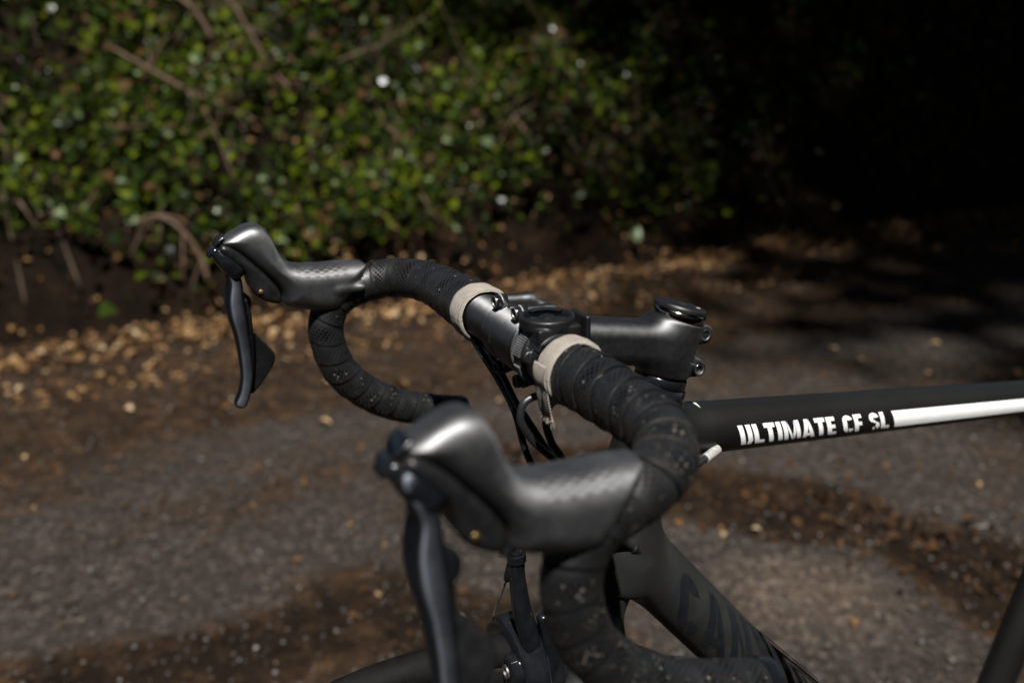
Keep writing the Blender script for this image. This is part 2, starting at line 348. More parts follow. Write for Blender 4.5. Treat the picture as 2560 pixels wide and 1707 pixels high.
def autosmooth(o, deg=35):
    me = o.data
    me.polygons.foreach_set('use_smooth', np.ones(len(me.polygons), bool))
    bm = bmesh.new(); bm.from_mesh(me)
    for e in bm.edges:
        if len(e.link_faces) == 2 and e.calc_face_angle(0) > math.radians(deg): e.smooth = False
    bm.to_mesh(me); bm.free(); return o

# distance fields -> mesh (surface nets)
def snet(F, lo, hi, h, newton=2):
    lo = np.asarray(lo, float); n = np.ceil((np.asarray(hi, float) - lo) / h).astype(int) + 1
    ax = [lo[i] + h * np.arange(n[i]) for i in range(3)]
    X, Y, Z = np.meshgrid(*ax, indexing='ij'); V = F(X, Y, Z); S = V < 0
    c = [S[i:n[0] - 1 + i, j:n[1] - 1 + j, k:n[2] - 1 + k] for i in (0, 1) for j in (0, 1) for k in (0, 1)]
    tot = sum(q.astype(np.int8) for q in c); act = (tot > 0) & (tot < 8); I = np.argwhere(act)
    num = np.zeros((len(I), 3)); cnt = np.zeros(len(I)); cs = [(i, j, k) for i in (0, 1) for j in (0, 1) for k in (0, 1)]
    for a in range(8):
        for b in range(a + 1, 8):
            d = np.subtract(cs[b], cs[a])
            if np.abs(d).sum() != 1: continue
            va = V[I[:, 0] + cs[a][0], I[:, 1] + cs[a][1], I[:, 2] + cs[a][2]]; vb = V[I[:, 0] + cs[b][0], I[:, 1] + cs[b][1], I[:, 2] + cs[b][2]]
            m = (va < 0) != (vb < 0); t = np.where(m, va / np.where(va == vb, 1, va - vb), 0)
            num += np.where(m[:, None], np.array(cs[a]) + t[:, None] * d, 0); cnt += m
    P = lo + h * (I + num / cnt[:, None])
    idx = -np.ones(act.shape, int); idx[act] = np.arange(len(I)); faces = []
    for a in range(3):
        b, cc = (a + 1) % 3, (a + 2) % 3
        s0 = [slice(None)] * 3; s1 = [slice(None)] * 3; s0[a] = slice(0, -1); s1[a] = slice(1, None)
        E = np.argwhere(S[tuple(s0)] != S[tuple(s1)])
        E = E[(E[:, b] > 0) & (E[:, cc] > 0) & (E[:, b] < n[b] - 1) & (E[:, cc] < n[cc] - 1)]
        neg = S[E[:, 0], E[:, 1], E[:, 2]]
        def cell(db, dc):
            q = E.copy(); q[:, b] -= db; q[:, cc] -= dc; return idx[q[:, 0], q[:, 1], q[:, 2]]
        q = np.stack([cell(1, 1), cell(0, 1), cell(0, 0), cell(1, 0)], 1)
        q = np.where(neg[:, None], q, q[:, ::-1]); faces.append(q)
    faces = np.concatenate(faces); e = h * .05
    for _ in range(newton):
        x, y, z = P.T; f0 = F(x, y, z)
        G = np.stack([F(x + e, y, z) - f0, F(x, y + e, z) - f0, F(x, y, z + e) - f0], 1) / e
        stp = -(f0 / np.maximum((G ** 2).sum(1), .2))[:, None] * G
        P = P + np.clip(stp, -h * .6, h * .6)
    return P, faces.tolist()
def seg_d(X, Y, Z, a, b, ra, rb=None, sy=1.):
    rb = ra if rb is None else rb; a = np.asarray(a, float); d = np.asarray(b, float) - a; L2 = d @ d
    t = np.clip(((X - a[0]) * d[0] + (Y - a[1]) * d[1] + (Z - a[2]) * d[2]) / L2, 0, 1)
    return np.sqrt((X - a[0] - t * d[0]) ** 2 + ((Y - a[1] - t * d[1]) / sy) ** 2 + (Z - a[2] - t * d[2]) ** 2) - (ra + (rb - ra) * t)
def cyl_d(X, Y, Z, a, b, r, rnd=1.5):
    a = np.asarray(a, float); d = np.asarray(b, float) - a; Ln = np.linalg.norm(d); d = d / Ln
    t = (X - a[0]) * d[0] + (Y - a[1]) * d[1] + (Z - a[2]) * d[2]
    q = np.sqrt(np.maximum((X - a[0]) ** 2 + (Y - a[1]) ** 2 + (Z - a[2]) ** 2 - t * t, 0)) - r + rnd
    h = np.abs(t - Ln / 2) - Ln / 2 + rnd
    return np.minimum(np.maximum(q, h), 0) + np.sqrt(np.maximum(q, 0) ** 2 + np.maximum(h, 0) ** 2) - rnd
def box_d(X, Y, Z, c, hs, rnd, ax=None):
    x, y, z = X - c[0], Y - c[1], Z - c[2]
    if ax is not None:
        x, y, z = [x * a[0] + y * a[1] + z * a[2] for a in ax]
    q = [np.abs(x) - hs[0] + rnd, np.abs(y) - hs[1] + rnd, np.abs(z) - hs[2] + rnd]
    return np.minimum(np.maximum(np.maximum(q[0], q[1]), q[2]), 0) + np.sqrt(sum(np.maximum(k, 0) ** 2 for k in q)) - rnd
def smin(a, b, k):
    h = np.clip(.5 + .5 * (b - a) / k, 0, 1); return b * (1 - h) + a * h - k * h * (1 - h)
def smax(a, b, k): return -smin(-a, -b, k)
def chaikin(P, n=2):
    P = np.asarray(P, float)
    for _ in range(n): Q = np.roll(P, -1, 0); P = np.stack([.75 * P + .25 * Q, .25 * P + .75 * Q], 1).reshape(-1, 2)
    return P
def poly_d(X, Z, P):
    d2 = np.full(X.shape, 1e9); ins = np.zeros(X.shape, bool)
    for (x0, z0), (x1, z1) in zip(P, np.roll(P, -1, 0)):
        ex, ez = x1 - x0, z1 - z0; wx, wz = X - x0, Z - z0
        t = np.clip((wx * ex + wz * ez) / (ex * ex + ez * ez + 1e-12), 0, 1)
        d2 = np.minimum(d2, (wx - t * ex) ** 2 + (wz - t * ez) ** 2)
        if z0 != z1: ins ^= ((z0 > Z) != (z1 > Z)) & (X < ex * (Z - z0) / (z1 - z0) + x0)
    return np.where(ins, -1, 1) * np.sqrt(d2)
def extr(d2, y, hw, r):
    a, b = d2 + r, np.abs(y) - hw + r
    return np.minimum(np.maximum(a, b), 0) + np.sqrt(np.maximum(a, 0) ** 2 + np.maximum(b, 0) ** 2) - r

# ================================================================ SETTING
def grid(name, xs, ys, zf, m, kind='structure'):
    X, Y = np.meshgrid(xs, ys, indexing='ij'); Z = zf(X, Y); ny = len(ys)
    v = np.stack([X, Y, Z], -1).reshape(-1, 3)
    f = [[i * ny + j, (i + 1) * ny + j, (i + 1) * ny + j + 1, i * ny + j + 1] for i in range(len(xs) - 1) for j in range(ny - 1)]
    o = obj(name, v, f, m, mm=False); o['kind'] = kind; return o
def lump(x, y, s, k=0):
    return np.sin(x * s + k) * np.cos(y * s * 1.3 + 2 * k) + .5 * np.sin(x * s * 2.3 + 1 + k) * np.sin(y * s * 2.1 + .4)
grid('ground', np.linspace(-120, 120, 40), np.linspace(-120, 120, 40), lambda x, y: 0 * x - .06, M_soil)
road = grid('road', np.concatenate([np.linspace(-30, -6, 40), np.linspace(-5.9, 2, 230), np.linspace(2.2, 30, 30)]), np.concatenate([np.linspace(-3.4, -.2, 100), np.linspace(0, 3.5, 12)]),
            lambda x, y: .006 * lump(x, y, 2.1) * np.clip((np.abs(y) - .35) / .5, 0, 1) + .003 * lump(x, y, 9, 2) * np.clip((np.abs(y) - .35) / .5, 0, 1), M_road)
def seg2(x, y, pts):
    d = np.full(x.shape, 9.)
    for (a, b), (c_, e) in zip(pts[:-1], pts[1:]):
        t = np.clip(((x - a) * (c_ - a) + (y - b) * (e - b)) / ((c_ - a) ** 2 + (e - b) ** 2), 0, 1); d = np.minimum(d, np.hypot(x - a - t * (c_ - a), y - b - t * (e - b)))
    return d
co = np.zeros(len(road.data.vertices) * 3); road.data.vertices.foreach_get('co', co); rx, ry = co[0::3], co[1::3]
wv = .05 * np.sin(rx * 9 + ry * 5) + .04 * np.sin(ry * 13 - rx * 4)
mul = np.exp(-(np.maximum(0, seg2(rx, ry, [(-.7, -1.42), (-1.12, -1.08), (-1.3, -.84), (-1.38, -.6), (-1.36, -.3)]) - .07 + wv) / .07) ** 2)      # curved darker brown band behind the bicycle
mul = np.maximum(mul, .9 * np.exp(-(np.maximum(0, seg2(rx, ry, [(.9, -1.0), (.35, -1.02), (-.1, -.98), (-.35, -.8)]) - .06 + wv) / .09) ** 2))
mul = mul - .24 * np.exp(-((rx - .15) / .7) ** 2 - ((ry + 1.55) / .42) ** 2) - .62 * np.exp(-((rx + .98) / .26) ** 2 - ((ry + .70) / .24) ** 2) * (1 - mul.clip(0, 1))      # cleaner tarmac in front, paler patch behind, beside the band
am = road.data.attributes.new('brown_tone', 'FLOAT', 'POINT'); am.data.foreach_set('value', mul.astype(np.float32))
def bank_z(x, y):
    d = -(y + 3.12 + .10 * np.sin(x * 1.3) + .05 * np.sin(x * 3.7 + 1)) ; d = np.maximum(d, 0)
    return np.where(d < .16, d * 2.0, .32 + (d - .16) * 1.25) * 1.0 + .05 * lump(x, y, 3.1) * np.clip(d * 3, 0, 1) - .02 * (d <= 0)
def bank_top(x, y): return np.minimum(bank_z(x, y), 2.0 + .1 * lump(x, y, 1.0))
grid('bank', np.linspace(-18, 9, 230), np.concatenate([np.linspace(-12, -5, 10), np.linspace(-4.9, -2.95, 70)]), bank_top, M_soil)

# leaf shapes: outline in the leaf's own plane, tip along +Y, gently folded on the midrib
IVY = [(0, 0), (.34, -.10), (.52, .18), (.36, .38), (.30, .55), (0, 1.), (-.30, .55), (-.36, .38), (-.52, .18), (-.34, -.10)]
OVAL = [(0, 0), (.22, .14), (.33, .42), (.24, .74), (0, 1.), (-.24, .74), (-.33, .42), (-.22, .14)]
def leaf_geo(shape, fold=.25, curl=.3):
    v = [(0, .42, -.0)] + [(x, y, abs(x) * fold * 2 - curl * (y - .4) ** 2) for x, y in shape]
    n = len(shape); return np.array(v), [[0, 1 + i, 1 + (i + 1) % n] for i in range(n)]
def rand_rot(n, nrm, spread, rg):
    nrm = np.asarray(nrm, float) + spread * rg.normal(size=(n, 3)); nrm /= np.linalg.norm(nrm, axis=1)[:, None]
    a = rg.normal(size=(n, 3)); a -= nrm * (a * nrm).sum(1)[:, None]; a /= np.linalg.norm(a, axis=1)[:, None]
    return np.stack([np.cross(a, nrm), a, nrm], 2)                 # columns x, y(tip), z(normal)
def scatter(name, pos, R, size, tint, shape, m, parent=None, fold=.25, curl=.3):
    lv, lf = leaf_geo(shape, fold, curl); k = len(lv); n = len(pos)
    lv = lv - np.array([0, .45, 0])
    v = np.einsum('nij,kj->nki', R, lv) * np.asarray(size)[:, None, None] + np.asarray(pos)[:, None]
    f = (np.asarray(lf)[None] + (np.arange(n) * k)[:, None, None]).reshape(-1, 3)
    o = obj(name, v.reshape(-1, 3), f, m, parent, smooth=False, mm=False, attr={'tint': np.repeat(tint, k)}); return o

def bank_leaves(n, x0, x1, rg, lift=(.02, .22), ymin=-5.1, ymax=-3.1):
    x = rg.uniform(x0, x1, n); y = rg.uniform(ymin, ymax, n)
    z = bank_top(x, y); nrm = np.tile([0.15, .72, .62], (n, 1))
    off = rg.uniform(*lift, n) * (1 + .5 * lump(x * 1.3, z * 1.3, 3.3))
    p = np.stack([x, y, z], 1) + nrm * off[:, None]
    keep = p[:, 2] > .34 + .14 * lump(x, x * .3, 2.3) + .10 * rg.normal(size=n)
    keep &= lump(x, z * 1.4, 4.2, 1.) + .5 * lump(x, z * 1.2, 11., 2.) + .5 * rg.normal(size=n) > -.75               # gaps where the soil shows
    return p[keep], nrm[keep]

leaf_mesh = {}
def leaf_bank(m, shape, name, tints, sizes):
    if name in leaf_mesh: return leaf_mesh[name]
    res = []
    for t in tints:
        for fo in (.15, .35):
            lv, lf = leaf_geo(shape, fo, .3); o = obj(name, (lv - np.array([0, .45, 0])), lf, m, mm=False, smooth=False, attr={'tint': np.full(len(lv), t)})
            res.append(o.data); bpy.data.objects.remove(o)
    leaf_mesh[name] = res; return res
plants = [(.95, -.05, 'ivy_clump', 'dense glossy ivy on the bank at the far left edge behind the distant brake lever', 12500, 'ivy'),
          (-.05, -.85, 'ivy_clump', 'sunlit ivy with arching dry stems on the bank just above the distant brake hood', 12500, 'ivy'),
          (-.85, -1.6, 'ivy_clump', 'half shaded ivy on the bank behind the bend of the distant handlebar', 11500, 'ivy'),
          (-1.6, -2.5, 'ivy_clump', 'shaded ivy at the middle of the bank fading to black above the stem', 9500, 'ivy'),
          (-2.5, -4.2, 'undergrowth_clump', 'nearly black undergrowth on the bank above the stem cap', 9500, 'undergrowth'),
          (-4.2, -8.5, 'undergrowth_clump', 'black undergrowth at the right end of the bank above the top tube', 9500, 'undergrowth')]
ivy_parts = leaf_bank(M_ivy, IVY, 'leaf', (.05, .2, .35, .5, .6, .7, .8, .93), None)
for pi, (xa, xb, nm, lab, cnt, cat) in enumerate(plants):
    rg = np.random.default_rng(100 + pi); xm = (xa + xb) / 2
    root = empty(nm, (xm, -3.25, 0)); tag(root, lab, cat, 'plants covering the bank')
    def local(o): o.location = (-xm, 3.25, 0); return o
    p, nr = bank_leaves(cnt, xb - .08, xa + .08, rg, lift=(-.02, .20))
    t = np.clip(rg.beta(1.25, 1.75, len(p)) * .95 + .10 * lump(p[:, 0], p[:, 2], 5., 3.), 0, .79); t = np.where(rg.random(len(p)) < .10, rg.uniform(.86, 1, len(p)), t); t = np.where(rg.random(len(p)) < .035, rg.uniform(.82, .845, len(p)), t)
    local(tag(scatter('foliage', p, rand_rot(len(p), nr, .55, rg), rg.gamma(5, .0050, len(p)).clip(.011, .062), t, IVY, M_ivy, root), kind='stuff'))
    p, nr = bank_leaves(150, xb, xa, rg, lift=(.16, .27)); p, nr = p[:46], nr[:46]
    R = rand_rot(len(p), nr, .45, rg)
    for i in range(len(p)):
        o = bpy.data.objects.new('leaf', ivy_parts[int(rg.integers(len(ivy_parts)))]); COL.objects.link(o); o.parent = root
        s = rg.uniform(.026, .050); mt = Matrix.Identity(4)
        for a in range(3):
            for b in range(3): mt[a][b] = R[i][a][b] * s
        mt.translation = Vector(p[i]) - Vector((xm, -3.25, 0)); o.matrix_basis = mt
    tw = MB()
    pt, _n = bank_leaves(60, xb, xa, rg, lift=(.08, .24))
    for a in pt[:38]:                                              # thin bare twigs among the leaves
        d = rg.normal(size=3) * [.16, .04, .14]; tw.add(*tube([a, a + d * .5 + rg.normal(size=3) * .02, a + d], [.004, .003, .0015], 5, .05))
    o = local(obj('twig', *tw.get(), M_twig, root, mm=False)) if False else obj('twig', *tw.get(), M_twig, root, mm=False); local(o); o['kind'] = 'stuff'
    for k in range(5):                                             # creeping woody stems
        x = rg.uniform(xb, xa); pts = []
        for q in range(7):
            yy = -3.25 - q * .2; xx = x + .12 * math.sin(q * 1.1 + k) + q * rg.uniform(-.05, .05)
            pts.append((xx, yy, float(bank_top(np.array(xx), np.array(yy))) + .05 + .05 * math.sin(q * 2. + k)))
        local(obj('stem', *tube(pts, [.006, .006, .006, .005, .005, .004, .003], 7, .05), M_bark, root, mm=False))

stems = [([(-.02, -3.52, 1.00), (-.14, -3.46, .92), (-.26, -3.42, .84), (-.38, -3.40, .78), (-.52, -3.42, .70)], 'thin brown stem slanting down through the ivy left of centre'),
         ([(-.08, -3.62, 1.24), (-.20, -3.52, 1.22), (-.32, -3.46, 1.14), (-.38, -3.44, 1.02)], 'arched tan stem hooking over at the top of the ivy'),
         ([(-.30, -3.58, 1.24), (-.44, -3.50, 1.20), (-.52, -3.46, 1.06), (-.60, -3.44, .90), (-.66, -3.42, .82)], 'long brown stem bending down to the right through the ivy'),
         ([(.02, -3.14, .40), (-.06, -3.10, .43), (-.14, -3.06, .37), (-.19, -3.04, .26), (-.20, -3.03, .18)], 'short pale stem arching out of the dark foot of the bank'),
         ([(-.24, -3.12, .36), (-.29, -3.08, .28), (-.32, -3.05, .18), (-.34, -3.03, .08)], 'straight pale stem leaning at the foot of the bank above the fallen leaves'),
         ([(-1.62, -3.32, .40), (-1.76, -3.28, .34), (-1.90, -3.24, .32), (-2.02, -3.22, .30)], 'low dry twig lying sideways at the foot of the shaded bank')]
for si, (pts, lab) in enumerate(stems):
    q = [np.subtract(a, pts[-1]) for a in pts]; rs = np.random.default_rng(70 + si); mb = MB().add(*tube(q, np.linspace(.0045, .0095, len(pts)), 8, .03))
    for k in range(4):                                             # side shoots
        a = q[1 + k % (len(q) - 2)]; d = rs.normal(size=3) * [.1, .04, .09]
        mb.add(*tube([a, a + d * .5 + [0, .01, .01], a + d + [0, .02, -.01]], [.0045, .0035, .0018], 6, .02))
    v, f = mb.get(); v = v + .0012 * np.sin(v[:, [1, 2, 0]] * 160)
    o = obj('dry_stem', v, f, M_twig, mm=False); o.location = pts[-1]
    tag(o, lab, 'stem', 'dry stems in the hedge bank')

# fallen leaves at the foot of the bank and over the road
rg = np.random.default_rng(5)
def litter(n, yf, xr, up, size, sp=.35):
    x = rg.uniform(*xr, n); y = yf(n)
    z = np.maximum(bank_z(x, y), .004) + rg.uniform(.004, up, n)
    p = np.stack([x, y, z], 1); return p, rand_rot(n, np.tile([0, .1, 1.], (n, 1)), sp, rg), rg.uniform(*size, n)
P, R, S = [np.concatenate(q) for q in zip(
    litter(3000, lambda n: -3.0 + .11 * rg.normal(size=n), (-8, 1.6), .02, (.016, .046)),
    litter(1300, lambda n: -2.72 - np.abs(.22 * rg.normal(size=n)) + .25, (-8, 1.6), .008, (.012, .034), .2),
    litter(500, lambda n: -3.2 - np.abs(.25 * rg.normal(size=n)), (-8, 1.6), .03, (.02, .045)),
    litter(900, lambda n: -.5 - 2.2 * rg.random(n) ** .8, (-5.5, 1.2), .004, (.007, .022), .2))]
T = np.clip(rg.beta(2.2, 2.2, len(P)), 0, 1); T[-900:] *= rg.choice([.35, .5, 1.], 900, p=[.5, .35, .15])
tag(scatter('leaf_litter', P, R, S, T, OVAL, M_litter, None, .3, .5), 'drift of tan and brown fallen leaves along the foot of the bank', 'fallen leaves', kind='stuff')
n = 16000
x = rg.uniform(-4.5, .9, n); y = -.35 - 2.5 * rg.random(n) ** 1.15; s = (rg.gamma(2.2, .0011, n) + .0012).clip(0, .0075)
mp_ = rg.uniform(0, 1, (3500, 2)) * [1.6, 1.6] + [-1.8, -1.7]; md = seg2(mp_[:, 0], mp_[:, 1], [(-.7, -1.42), (-1.12, -1.08), (-1.3, -.84), (-1.38, -.6), (-1.36, -.3)])
mp_ = mp_[rg.random(3500) < np.exp(-(md / .13) ** 2)]; md = len(mp_)
tag(scatter('leaf_crumbs', np.column_stack([mp_, rg.uniform(.004, .012, md)]), rand_rot(md, np.tile([0, 0, 1.], (md, 1)), .5, rg), rg.gamma(3, .005, md) + .004, rg.beta(1., 3.5, md) * .4, OVAL, M_litter, None, .3, .5), 'dark crumbled leaf mould drifted over the road behind the frame', 'leaf mould', kind='stuff')
oc = np.array([(1, 0, 0), (-1, 0, 0), (0, 1, 0), (0, -1, 0), (0, 0, .7), (0, 0, -.7)]); of = np.array([(0, 2, 4), (2, 1, 4), (1, 3, 4), (3, 0, 4), (2, 0, 5), (1, 2, 5), (3, 1, 5), (0, 3, 5)])
Rr = rand_rot(n, np.tile([0, 0, 1.], (n, 1)), .5, rg)
v = np.einsum('nij,kj->nki', Rr, oc) * s[:, None, None] + np.stack([x, y, .004 + s * .4], 1)[:, None]
tag(obj('grit', v.reshape(-1, 3), (of[None] + (np.arange(n) * 6)[:, None, None]).reshape(-1, 3), M_stone, smooth=False, mm=False, attr={'tint': np.repeat(rg.random(n) ** 1.4, 6)}),
    'loose grit and crumbs of leaf scattered over the road', 'grit', kind='stuff')
dead_parts = leaf_bank(M_litter, OVAL, 'fallen_leaf', (.45, .65, .85, .98), None)
singles = [(-2.03, -1.75, .034, 6, 'pale round fallen leaf on the dark road right of the stem cap'), (-2.02, -1.62, .03, 7, 'pale fallen leaf just below another to the right of the stem'),
           (-2.12, -1.42, .04, 5, 'tan oval fallen leaf lying just above the top tube lettering'), (-2.35, -1.30, .044, 3, 'rust orange fallen leaf at the right edge just above the white stripe'),
           (-2.36, -1.62, .036, 5, 'tan fallen leaf on the dark road above the top tube stripe'), (-2.62, -1.72, .04, 1, 'broad dull brown fallen leaf on the dark road to the right'),
           (-.62, -2.12, .05, 3, 'orange brown fallen leaf inside the loop of the distant drop'), (-.83, -1.86, .036, 5, 'golden fallen leaf between the brake cables and the bar'),
           (-.42, -2.25, .034, 7, 'pale tan fallen leaf just left of the distant drop'), (.16, -2.32, .036, 7, 'pale fallen leaf low on the road at the left'),
           (-.10, -2.20, .05, 1, 'curled brown fallen leaf left of the distant lever tip'), (-.33, -1.95, .04, 5, 'ochre fallen leaf on the road below the distant drop'),
           (-1.02, -.92, .022, 7, 'small pale chip of leaf beside the down tube edge'), (-.20, -1.06, .028, 5, 'ochre fallen leaf left of the near brake lever'),
           (-.88, -1.02, .03, 1, 'rust brown fallen leaf in the angle of the frame tubes')]
for (x, y, s, k, lab) in singles:
    o = bpy.data.objects.new('fallen_leaf', dead_parts[k]); COL.objects.link(o); o.location = (x, y, .012); o.scale = (s, s, s)
    o.rotation_euler = (rg.uniform(-.35, .1), rg.uniform(-.3, .3), rg.uniform(0, 6.28)); tag(o, lab, 'leaf', 'single fallen leaves on the road')

# unseen trees added to shade the right of the bank and block the sky
def shade_tree(loc, lab, leaves, trunk, limbs):
    root = empty('shade_tree', loc); tag(root, lab, 'shade_tree', 'unseen trees added for shade'); l = np.array(loc)
    mb = MB().add(*tube(trunk, np.linspace(.24, .08, len(trunk)), 12, .3))
    for q in limbs: mb.add(*tube(q, np.linspace(.09, .02, len(q)), 7, .3))
    v, f = mb.get(); obj('trunk', v - l, f, M_bark, root, mm=False)
    p, s, rgx = leaves
    o = scatter('crown', p - l, rand_rot(len(p), np.tile([.2, .1, 1.], (len(p), 1)), .6, rgx), s, np.clip(rgx.beta(2, 2.6, len(p)) * .85, 0, 1), OVAL, M_ivy, root, .15, .2); o['kind'] = 'stuff'
rg2 = np.random.default_rng(21)
def shade_canopy(n, xr, yr, hr, sr, big):  # leaf density follows the shade wanted on bank and road
    h = rg2.uniform(*hr, n); gx = rg2.uniform(*xr, n); gy = rg2.uniform(*yr, n)
    e = .35 * np.sin(gy * 2.1) + .2 * np.sin(gy * 5.3 + 1)
    right = np.where(gy < -3.15, np.clip((-1.3 - gx + e) / 2.7, 0, .95) ** 1.1, np.clip((-1.6 - gx + .6 * e) / 2.4, 0, .95) ** 1.1 * np.clip((-.3 - gy) / .8, 0, 1))
    outer = (gx > 1.45) | (gx < -5.5) | (gy > .45) | (gy < -5.6)
    sh = np.where(outer, 1. if big else 0., 0. if big else right)
    k = rg2.random(n) < sh; h, gx, gy = h[k], gx[k], gy[k]
    return np.stack([gx + h * L.x / L.z, gy + h * L.y / L.z, h], 1), rg2.uniform(*sr, len(h)), rg2
near = shade_canopy(17000, (-6.5, -.9), (-6, .5), (10.5, 13.5), (.12, .24), False)
far1 = shade_canopy(17000, (-16, 14), (-13, 0.), (7, 11), (.4, .75), True)
far2 = shade_canopy(17000, (-16, 14), (0., 13), (6.5, 9), (.4, .75), True)
both = tuple(np.concatenate([near[i], far1[i]]) for i in (0, 1)) + (rg2,)
shade_tree((-4.6, -6.6, 1.6), 'unseen tall crown added to shade the right end of the bank', both,
     [(-4.6, -6.6, 1.5), (-4.5, -6.4, 4), (-4.1, -5.6, 7), (-3.4, -4.0, 9.5), (-2.0, -1.0, 11.6), (-.6, 3.0, 12.6)],
     [[(-4.3, -6.0, 5), (-5.2, -4.0, 8.), (-3.0, 1.0, 11), (0., 6., 12.4)], [(-3.4, -4.0, 9.5), (-.5, -2.0, 11), (1.6, 3, 12.4)], [(-4.5, -6.4, 4), (-5.8, -7.0, 6), (-7.4, -6.4, 9)]])

shade_tree((-4.6, 4.9, 0), 'unseen broad crown added on the near side of the lane to block the sky', far2,
     [(-4.6, 4.9, -.1), (-4.5, 5.0, 2), (-4.7, 5.1, 4.5), (-4.4, 5.4, 7.5)],
     [[(-4.5, 5.0, 2.6), (-6, 6, 5), (-8, 6.5, 7)], [(-4.6, 5.1, 3.6), (-3.2, 6.4, 5.6), (-1.5, 7.6, 7.2)], [(-4.7, 5.1, 4.5), (-5.0, 3.4, 6.5), (-5.2, 1.8, 7.4)]])

# unseen hedge added on the camera's side to block the low sky
rg3 = np.random.default_rng(33); n = 13000
hx = rg3.uniform(-14, 12, n); hz = rg3.uniform(.05, 3.6, n) ; hy = 3.6 + .55 * rg3.random(n) - .25 * np.abs(hz - 1.4) * rg3.random(n)
hedge = empty('hedge', (0, 3.9, 0)); tag(hedge, 'unseen dense hedge added on the near side of the lane to block the low sky', 'hedge')
o = scatter('foliage', np.stack([hx, hy - 3.9, hz], 1), rand_rot(n, np.tile([0, -1., .4], (n, 1)), .5, rg3), rg3.uniform(.12, .26, n), rg3.random(n) * .7, OVAL, M_ivy, hedge); o['kind'] = 'stuff'
mb = MB()
for x in np.arange(-13, 12, 1.3): mb.add(*tube([(x, .1, 0), (x + .1, .12, 1.2), (x - .1, .1, 2.6)], [.05, .04, .02], 6, .3))
o = obj('stem', *mb.get(), M_bark, hedge, mm=False); o['kind'] = 'stuff'

# ================================================================ BICYCLE (mm, origin at the bar clamp, x forward, y to the rider's left)
S_ = np.array([-.2924, 0, .9563]); U_ = np.array([.9816, 0, .1908]); C_ = -118.6 * U_; HB = 202.
bike = empty('bicycle', (0, 0, 0)); tag(bike, 'black road bicycle with drop handlebar, white top tube lettering and beige tape ends', 'bicycle')

# --- frame
HT0, HT1 = C_ - 44 * S_, C_ - 176 * S_
BB = np.array([-486., 0, -625.]); TT0, TT1 = np.array([-120., 0, -89.7]), np.array([-640., 0, -154.7])
DT0, DT1 = np.array([-72., 0, -160.]), np.array([-476., 0, -640.])
ST1 = np.array([-646., 0, -150.]); SU = (ST1 - BB) / np.linalg.norm(ST1 - BB)
def frame_sdf(X, Y, Z):
    ht = seg_d(X, Y, Z, HT0, HT1, 19.5, 25.5)
    ht = smax(ht, -((X - HT0[0]) * -S_[0] + (Z - HT0[2]) * -S_[2]) - 2, 2)            # flat top
    ht = smax(ht, ((X - HT1[0]) * -S_[0] + (Z - HT1[2]) * -S_[2]) - 6, 2)
    tt = seg_d(X, Y, Z, TT0, TT1, 18.5, 12.5)
    dt = seg_d(X, Y, Z, DT0, DT1, 23.5, 25, .92)
    st = seg_d(X, Y, Z, BB, ST1 + SU * 18, 17, 16)
    a = smin(smin(ht, tt, 22), dt, 34)
    a = smin(a, smin(tt, dt, 26), 6)
    return smin(a, st, 14)
fv, ff = snet(frame_sdf, (-690, -40, -672), (-20, 40, -52), 2.5, 3)
frame = obj('frame', fv, ff, M_frame, bike)
# --- surface lettering
bvh = BVHTree.FromPolygons([Vector(q) for q in fv], ff)
def strokes(polys, place, lift, name, m, parent, res=1.6):
    """polys: convex quads/triangles in 2D (mm along, mm across); each is tessellated and laid on the surface"""
    bm = bmesh.new()
    for P in polys:
        bm.faces.new([bm.verts.new((x, y, 0)) for x, y in P])
    for _ in range(6):
        big = [e for e in bm.edges if e.calc_length() > res]
        if not big: break
        bmesh.ops.subdivide_edges(bm, edges=big, cuts=1, use_grid_fill=True)
    bmesh.ops.triangulate(bm, faces=bm.faces)
    v = []; N_ = []
    for q in bm.verts:
        o, d = place(q.co.x, q.co.y)
        hit = bvh.ray_cast(Vector(o), Vector(d), 400)
        v.append(hit[0] - Vector(d) * lift if hit[0] is not None else Vector(o))
    f = [[x.index for x in p.verts] for p in bm.faces]; bm.free()
    return obj(name, [list(q) for q in v], f, m, parent)
def bar(x0, y0, x1, y1, t):
    dx, dy = x1 - x0, y1 - y0; l = math.hypot(dx, dy); nx, ny = -dy / l * t / 2, dx / l * t / 2
    return [(x0 + nx, y0 + ny), (x0 - nx, y0 - ny), (x1 - nx, y1 - ny), (x1 + nx, y1 + ny)]
def rect(x0, y0, x1, y1): return [(x0, y0), (x1, y0), (x1, y1), (x0, y1)]
def arcq(cx, cy, rx, ry, a0, a1, t, n=6):
    o = []
    for i in range(n):
        a, b = [math.radians(a0 + (a1 - a0) * k / n) for k in (i, i + 1)]
        o.append([(cx + rx * math.cos(a), cy + ry * math.sin(a)), (cx + (rx - t) * math.cos(a), cy + (ry - t) * math.sin(a)), (cx + (rx - t) * math.cos(b), cy + (ry - t) * math.sin(b)), (cx + rx * math.cos(b), cy + ry * math.sin(b))])
    return o
T_ = .24
